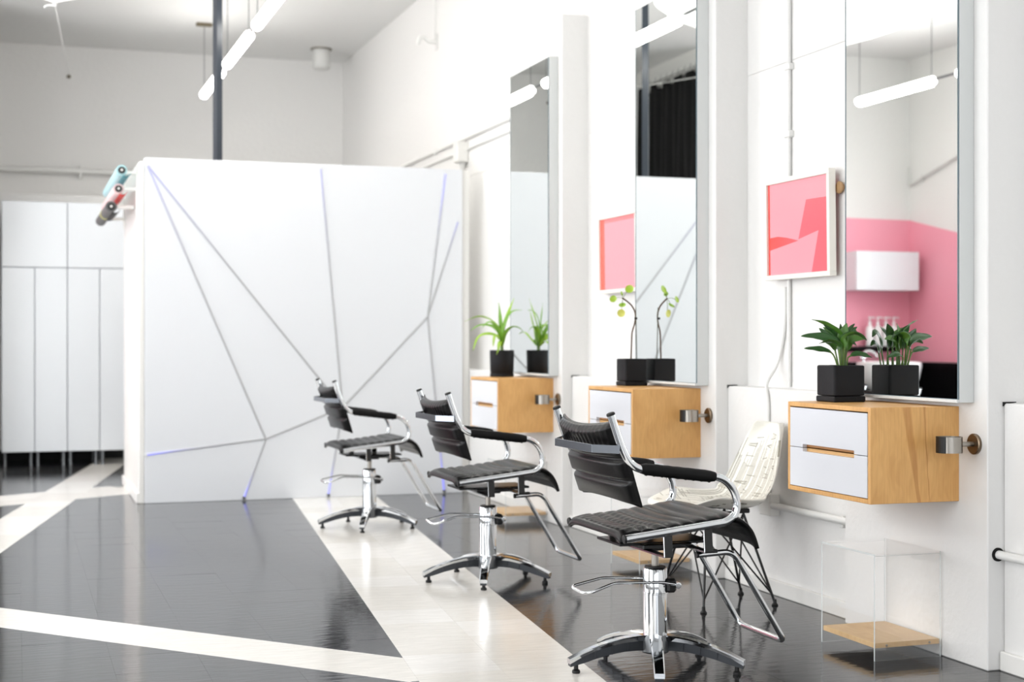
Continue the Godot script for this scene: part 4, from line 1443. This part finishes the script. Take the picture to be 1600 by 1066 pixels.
func paper_rolls() -> void:
	var br := thing("roll_bracket", "white bracket holding three paper rolls on the partition's left side", "bracket", Vector3(0.822, 2.2, 0))
	for z in [-10.80, -12.1]:
		box("plate", Vector3(-0.012, -0.16, z - 0.03), Vector3(0, 0.20, z + 0.03), M.trim_paint, br, 0.002)
	var spec := [["paper roll, teal one on top of the three by the partition", 0.700, 2.345, -10.62, -12.3, "paper_teal", "paper_teal_inner", 0.037], ["paper roll, pink and red one between the other two", 0.690, 2.232, -10.80, -12.4, "paper_pink", "paper_red", 0.036], ["paper roll, dark grey one lowest of the three by the partition", 0.650, 2.12, -10.98, -12.35, "paper_grey", "paper_black", 0.040]]
	for s in spec:
		for z in [-10.80, -12.1]:
			var y: float = s[2] - 2.2
			box("arm", Vector3(s[1] + s[7] + 0.001 - 0.822, y - 0.012, z - (0.0 if z > -11 else 0.012) - (0.02 if z > -11 else 0.0) - (0.2 if s[3] < -10.9 and z > -11 else 0.0)), Vector3(-0.01, y + 0.012, z + 0.012 - (0.2 if s[3] < -10.9 and z > -11 else 0.0)), M.trim_paint, br, 0.003)
		var o := thing("paper_roll", s[0], "paper roll", Vector3(s[1], s[2], s[3]), "paper rolls beside the partition")
		var L: float = absf(s[4] - s[3])
		var r: float = s[7]
		var st := mk()
		lathe(st, [Vector2(0.024, 0.0), Vector2(r, 0.0), Vector2(r, L), Vector2(0.024, L), Vector2(0.024, 0.0)], 26, along(Vector3.FORWARD, Vector3.ZERO))
		build(st, "paper", M[s[5]], o)
		st = mk()
		lathe(st, [Vector2(0, -0.006), Vector2(0.011, -0.006), Vector2(0.012, -0.014), Vector2(0.023, -0.014), Vector2(0.025, -0.004), Vector2(0.023, L + 0.01), Vector2(0, L + 0.01)], 22, along(Vector3.FORWARD, Vector3.ZERO))
		build(st, "core_plug", M.black_rubber, o)
		st = mk()
		lathe(st, [Vector2(0.009, -0.0145), Vector2(0.009, -0.017), Vector2(0, -0.0175)], 14, along(Vector3.FORWARD, Vector3.ZERO))
		build(st, "end_pin", M.trim_paint, o)
		st = mk()
		var k := r
		pad(st, func(a, b):
			var z := -lerpf(0.0, L * 0.55, a)
			var q: float = b * 1.7
			return Vector3(k * 0.2 + q * 0.034, -k - 0.001 - 0.012 * sin(q * 1.2) + q * q * 0.010, z), func(_a, _b): return 0.0015, 8, 12)
		build(st, "loose_end", M[s[6]], o)
		if s[5] == "paper_grey":
			st = mk()
			lathe(st, [Vector2(r, 0.62), Vector2(r + 0.002, 0.62), Vector2(r + 0.002, 0.70), Vector2(r, 0.70)], 26, along(Vector3.FORWARD, Vector3.ZERO))
			build(st, "paper_band", M.paper_band, o)


# ---------------------------------------------------------------- plants
func leaf(parent: Node, pts: Array, half: float, m: Material, from: float, stalk_r: float, sm: Material, facing := Vector3.UP) -> void:
	var sp := spline(pts, 6)
	var n := sp.size()
	var cur := Curve3D.new()
	cur.bake_interval = 0.004
	for p in sp:
		cur.add_point(p)
	var len := cur.get_baked_length()
	if stalk_r > 0.0:
		var st := mk()
		var sk := []
		for i in 9:
			sk.append(cur.sample_baked(len * (from + 0.06) * i / 8.0))
		tube(st, sk, stalk_r, 7)
		build(st, "stalk", sm, parent)
	var blade := func(a: float, b: float) -> Vector3:
		var u := lerpf(from, 1.0, a)
		var p := cur.sample_baked(u * len)
		var t := (cur.sample_baked(minf(u * len + 0.006, len)) - cur.sample_baked(u * len - 0.006)).normalized()
		var side := t.cross(facing)
		side = side.normalized() if side.length() > 0.15 else t.cross(Vector3(0.3, 0.5, 0.8)).normalized()
		var nn := side.cross(t)
		var w := 2.0 * b - 1.0
		var wid := half * 1.12 * pow(sin(PI * pow(clampf(a, 0.0, 1.0), 0.8) * 0.985 + 0.02), 0.8)
		return p + side * w * wid + nn * absf(w) * wid * 0.35 + nn * sin(a * 14.0 + w * 2.0) * 0.0012
	var st2 := mk()
	pad(st2, blade, func(_a, _b): return 0.0007, 16, 6)
	build(st2, "leaf", m, parent)


func square_planter(o: Node3D, w: float, h: float, sau: float) -> void:
	var st := mk()
	var hw := w / 2
	bx(st, Vector3(-hw, 0, -hw), Vector3(hw, sau, hw), 0.004)
	build(st, "saucer", M.black_planter, o)
	st = mk()
	var ring := func(k: float, y: float) -> Array:
		var out := []
		var rr := 0.012
		for c in [[1, 1, 0], [-1, 1, 90], [-1, -1, 180], [1, -1, 270]]:
			for j in 5:
				var a := deg_to_rad(c[2] + j * 22.5)
				out.append(Vector3(c[0] * (k - rr) + rr * cos(a), y, c[1] * (k - rr) + rr * sin(a)))
		return out
	var levels := [ring.call(hw - 0.004, sau + 0.0015), ring.call(hw - 0.001, sau + 0.005), ring.call(hw - 0.001, h - 0.004), ring.call(hw - 0.004, h), ring.call(hw - 0.010, h), ring.call(hw - 0.012, h - 0.02)]
	for i in levels.size() - 1:
		st.set_smooth_group(3 + i)
		for j in 20:
			var a: Vector3 = levels[i][j]
			var b: Vector3 = levels[i][(j + 1) % 20]
			var c: Vector3 = levels[i + 1][(j + 1) % 20]
			var d: Vector3 = levels[i + 1][j]
			tri(st, a, c, b)
			tri(st, a, d, c)
	st.set_smooth_group(-1)
	for j in 20:
		tri_out(st, Vector3(0, sau + 0.0015, 0), levels[0][j], levels[0][(j + 1) % 20], Vector3(0, 1, 0))
	build(st, "planter", M.black_planter, o)
	st = mk()
	st.set_smooth_group(1)
	for j in 20:
		var q: Array = levels[5]
		tri_out(st, Vector3(0, h - 0.014, 0), q[j], q[(j + 1) % 20], Vector3(0, -1, 0))
	build(st, "soil", M.soil, o)


func plants() -> void:
	# leafy plant in a square planter, on the nearest cabinet
	var o := thing("potted_plant", "dark green leafy plant in square black planter on the nearest cabinet", "potted plant", Vector3(3.015, 0.9165, -4.977), "black planters on the cabinets")
	square_planter(o, 0.138, 0.140, 0.022)
	var L := [
		[Vector3(-0.009, 0.12, 0.018), Vector3(-0.005, 0.208, 0.020), Vector3(-0.010, 0.253, 0.018), Vector3(-0.061, 0.293, 0.001), Vector3(-0.115, 0.316, -0.018), 0.016],
		[Vector3(-0.020, 0.12, 0.033), Vector3(-0.034, 0.197, 0.041), Vector3(-0.048, 0.236, 0.036), Vector3(-0.111, 0.249, 0.015), Vector3(-0.170, 0.252, -0.005), 0.017],
		[Vector3(-0.017, 0.12, 0.026), Vector3(-0.017, 0.197, 0.026), Vector3(-0.027, 0.225, 0.022), Vector3(-0.062, 0.249, 0.011), Vector3(-0.094, 0.282, 0.000), 0.018],
		[Vector3(0.009, 0.12, -0.008), Vector3(0.008, 0.204, -0.008), Vector3(-0.001, 0.238, -0.011), Vector3(-0.024, 0.260, -0.019), Vector3(-0.059, 0.286, -0.030), 0.018],
		[Vector3(-0.025, 0.12, 0.041), Vector3(-0.036, 0.190, 0.051), Vector3(-0.040, 0.218, 0.050), Vector3(-0.075, 0.230, 0.038), Vector3(-0.109, 0.223, 0.026), 0.016],
		[Vector3(-0.027, 0.12, 0.030), Vector3(-0.046, 0.172, 0.032), Vector3(-0.063, 0.192, 0.026), Vector3(-0.105, 0.201, 0.012), Vector3(-0.156, 0.205, -0.005), 0.012],
		[Vector3(-0.002, 0.12, 0.020), Vector3(-0.005, 0.208, 0.020), Vector3(-0.003, 0.249, 0.020), Vector3(0.004, 0.275, 0.023), Vector3(0.011, 0.302, 0.025), 0.020],
		[Vector3(0.021, 0.12, -0.014), Vector3(0.027, 0.204, -0.012), Vector3(0.038, 0.253, -0.008), Vector3(0.052, 0.271, -0.004), Vector3(0.071, 0.288, 0.003), 0.019],
		[Vector3(-0.012, 0.12, 0.040), Vector3(-0.017, 0.205, 0.047), Vector3(-0.014, 0.247, 0.048), Vector3(0.032, 0.258, 0.063), Vector3(0.068, 0.236, 0.076), 0.017],
		[Vector3(0.002, 0.12, 0.022), Vector3(0.013, 0.201, 0.025), Vector3(0.023, 0.234, 0.029), Vector3(0.051, 0.241, 0.038), Vector3(0.079, 0.240, 0.048), 0.017],
		[Vector3(0.005, 0.12, 0.035), Vector3(-0.001, 0.160, 0.050), Vector3(0.004, 0.173, 0.053), Vector3(0.037, 0.183, 0.065), Vector3(0.087, 0.170, 0.082), 0.012],
		[Vector3(0.022, 0.12, -0.024), Vector3(0.018, 0.208, -0.025), Vector3(0.018, 0.253, -0.026), Vector3(0.017, 0.275, -0.026), Vector3(0.015, 0.300, -0.027), 0.012],
		[Vector3(-0.016, 0.12, 0.040), Vector3(-0.019, 0.205, 0.057), Vector3(-0.017, 0.241, 0.057), Vector3(0.012, 0.262, 0.062), Vector3(0.045, 0.262, 0.068), 0.014],
		[Vector3(0.028, 0.12, -0.033), Vector3(0.036, 0.197, -0.041), Vector3(0.050, 0.242, -0.036), Vector3(0.075, 0.268, -0.027), Vector3(0.089, 0.249, -0.023), 0.018],
		[Vector3(0.0, 0.12, 0.010), Vector3(-0.004, 0.19, 0.012), Vector3(-0.006, 0.225, 0.012), Vector3(-0.030, 0.262, 0.006), Vector3(-0.070, 0.296, -0.008), 0.017],
		[Vector3(-0.006, 0.12, 0.0), Vector3(-0.014, 0.18, -0.010), Vector3(-0.022, 0.215, -0.018), Vector3(-0.050, 0.240, -0.036), Vector3(-0.088, 0.246, -0.056), 0.016],
		[Vector3(0.012, 0.12, 0.006), Vector3(0.016, 0.19, 0.006), Vector3(0.020, 0.235, 0.008), Vector3(0.030, 0.268, 0.012), Vector3(0.050, 0.300, 0.020), 0.018],
		[Vector3(0.036, 0.12, -0.040), Vector3(0.045, 0.189, -0.048), Vector3(0.056, 0.215, -0.045), Vector3(0.073, 0.227, -0.039), Vector3(0.091, 0.215, -0.033), 0.014],
	]
	for i in L.size():
		leaf(o, L[i].slice(0, 5), L[i][5], M.leaf_dark if i % 3 else M.leaf_mid, 0.42, 0.0031, M.stalk, (Vector3(-0.35, 0.75, 0.75) if i % 4 else Vector3(0.3, 0.9, -0.3)).normalized())
	# a bare stem with a few round leaves, tied to a stick, in the middle planter
	o = thing("potted_plant", "bare stemmed plant with few round lime leaves in square black planter", "potted plant", Vector3(3.055, 0.9165, -7.104), "black planters on the cabinets")
	square_planter(o, 0.127, 0.141, 0.022)
	var st := mk()
	tube(st, spline([Vector3(-0.004, 0.12, -0.001), Vector3(-0.001, 0.217, 0.0), Vector3(0.002, 0.278, 0.001), Vector3(0.016, 0.331, 0.005), Vector3(0.018, 0.376, 0.006), Vector3(0.003, 0.414, 0.001), Vector3(-0.022, 0.440, -0.007), Vector3(-0.047, 0.459, -0.016)], 6), 0.0042, 8)
	build(st, "stem", M.bark, o)
	st = mk()
	tube(st, [Vector3(0.025, 0.12, 0.010), Vector3(0.018, 0.410, 0.011)], 0.0022, 7)
	build(st, "support_stick", M.stick, o)
	st = mk()
	tube(st, [Vector3(0.010, 0.352, 0.014), Vector3(0.024, 0.352, 0.016)], 0.006, 8)
	build(st, "tie", M.black_rubber, o)
	for e in [[Vector3(-0.015, 0.505, 0.006), 0.023, "leaf_round", Vector3(-0.5, 0.35, 0.75)], [Vector3(-0.099, 0.453, -0.012), 0.019, "leaf_round", Vector3(-0.55, 0.3, 0.75)], [Vector3(-0.058, 0.420, 0.012), 0.019, "leaf_lime", Vector3(-0.3, 0.8, 0.5)], [Vector3(-0.052, 0.380, -0.017), 0.021, "leaf_yellow", Vector3(-0.45, -0.1, 0.85)], [Vector3(-0.046, 0.482, -0.027), 0.013, "leaf_lime", Vector3(0.7, 0.3, 0.6)]]:
		var n: Vector3 = e[3].normalized()
		var r: float = e[1]
		var xf := along(n, e[0])
		st = mk()
		lathe(st, [Vector2(0, -0.004), Vector2(r * 0.5, -0.0025), Vector2(r * 0.9, 0.0), Vector2(r, 0.003), Vector2(r * 0.9, 0.001), Vector2(r * 0.5, -0.0015), Vector2(0, -0.003)], 18, xf, 60.0)
		build(st, "leaf", M[e[2]], o)
		st = mk()
		var tip := Vector3(-0.044, 0.457, -0.015)
		tube(st, spline([tip, tip.lerp(e[0], 0.5) + Vector3(0, 0.006, 0), e[0] - n * 0.004], 4), 0.0012, 6)
		build(st, "leaf_stalk", M.stalk, o)
	# arching strap leaves in a round pot, on the farthest cabinet
	o = thing("potted_plant", "lime green arching strap leaved plant in round black pot, farthest cabinet", "potted plant", Vector3(3.01, 0.9165, -9.14), "black planters on the cabinets")
	st = mk()
	lathe(st, [Vector2(0, 0), Vector2(0.074, 0), Vector2(0.078, 0.004), Vector2(0.078, 0.02), Vector2(0.074, 0.024), Vector2(0, 0.024)], 32)
	build(st, "saucer", M.black_planter, o)
	st = mk()
	lathe(st, [Vector2(0, 0.0245), Vector2(0.073, 0.0245), Vector2(0.0765, 0.03), Vector2(0.080, 0.170), Vector2(0.078, 0.174), Vector2(0.072, 0.174), Vector2(0.071, 0.15)], 36)
	build(st, "planter", M.black_planter, o)
	st = mk()
	lathe(st, [Vector2(0.0715, 0.156), Vector2(0.0, 0.160)], 24)
	build(st, "soil", M.soil, o)
	st = mk()
	tube(st, [Vector3(0, 0.15, 0), Vector3(0.0, 0.22, 0.0), Vector3(-0.002, 0.29, 0)], [0.012, 0.010, 0.007], 9)
	build(st, "stem", M.stalk, o)
	L = [
		[Vector3(0, 0.19, 0.0), Vector3(-0.010, 0.28, 0.008), Vector3(-0.016, 0.345, 0.012), Vector3(-0.026, 0.484, 0.012), 0.015],
		[Vector3(0, 0.19, 0.0), Vector3(0.003, 0.290, 0.001), Vector3(0.040, 0.410, 0.013), Vector3(0.075, 0.513, 0.025), 0.014],
		[Vector3(0, 0.19, 0.0), Vector3(-0.002, 0.283, 0.020), Vector3(0.024, 0.388, 0.042), Vector3(0.066, 0.431, 0.066), Vector3(0.108, 0.432, 0.094), 0.014],
		[Vector3(0, 0.19, 0.0), Vector3(-0.012, 0.283, 0.006), Vector3(-0.067, 0.360, -0.001), Vector3(-0.147, 0.392, -0.028), Vector3(-0.237, 0.359, -0.059), 0.014],
		[Vector3(0, 0.19, 0.0), Vector3(-0.029, 0.290, 0.030), Vector3(-0.092, 0.356, 0.032), Vector3(-0.139, 0.321, 0.017), 0.012],
		[Vector3(0, 0.19, 0.0), Vector3(-0.026, 0.255, 0.020), Vector3(-0.099, 0.279, 0.009), Vector3(-0.159, 0.255, -0.011), Vector3(-0.191, 0.170, -0.022), 0.012],
		[Vector3(0, 0.19, 0.0), Vector3(0.002, 0.262, 0.032), Vector3(0.040, 0.318, 0.062), Vector3(0.080, 0.321, 0.090), Vector3(0.110, 0.293, 0.112), 0.014],
		[Vector3(0, 0.19, 0.0), Vector3(-0.030, 0.241, 0.040), Vector3(-0.062, 0.269, 0.050), Vector3(-0.077, 0.198, 0.052), 0.012],
		[Vector3(0, 0.19, 0.0), Vector3(0.0, 0.269, -0.032), Vector3(-0.038, 0.326, -0.066), Vector3(-0.119, 0.337, -0.093), Vector3(-0.180, 0.301, -0.113), 0.012],
		[Vector3(0, 0.19, 0.0), Vector3(-0.030, 0.227, 0.060), Vector3(-0.050, 0.195, 0.085), Vector3(-0.066, 0.146, 0.092), 0.012],
		[Vector3(0, 0.19, 0.0), Vector3(-0.012, 0.269, 0.026), Vector3(-0.002, 0.325, 0.042), Vector3(0.017, 0.339, 0.059), 0.012],
		[Vector3(0, 0.19, 0.0), Vector3(0.011, 0.255, -0.029), Vector3(0.022, 0.312, -0.035), Vector3(0.043, 0.390, -0.028), Vector3(0.053, 0.446, -0.024), 0.013],
		[Vector3(0, 0.19, 0.0), Vector3(0.010, 0.226, -0.030), Vector3(-0.018, 0.269, -0.059), Vector3(-0.045, 0.276, -0.068), 0.012],
		[Vector3(0, 0.19, 0.0), Vector3(0.030, 0.240, -0.060), Vector3(0.060, 0.290, -0.110), Vector3(0.085, 0.280, -0.150), 0.013],
	]
	for i in L.size():
		var q: Array = L[i]
		leaf(o, q.slice(0, q.size() - 1), q[q.size() - 1], M.leaf_lime if i % 2 else M.leaf_lime_deep, 0.02, 0.0, M.stalk, (Vector3(-0.35, 0.8, 0.5) if i % 3 else Vector3(0.25, 0.9, -0.2)).normalized())
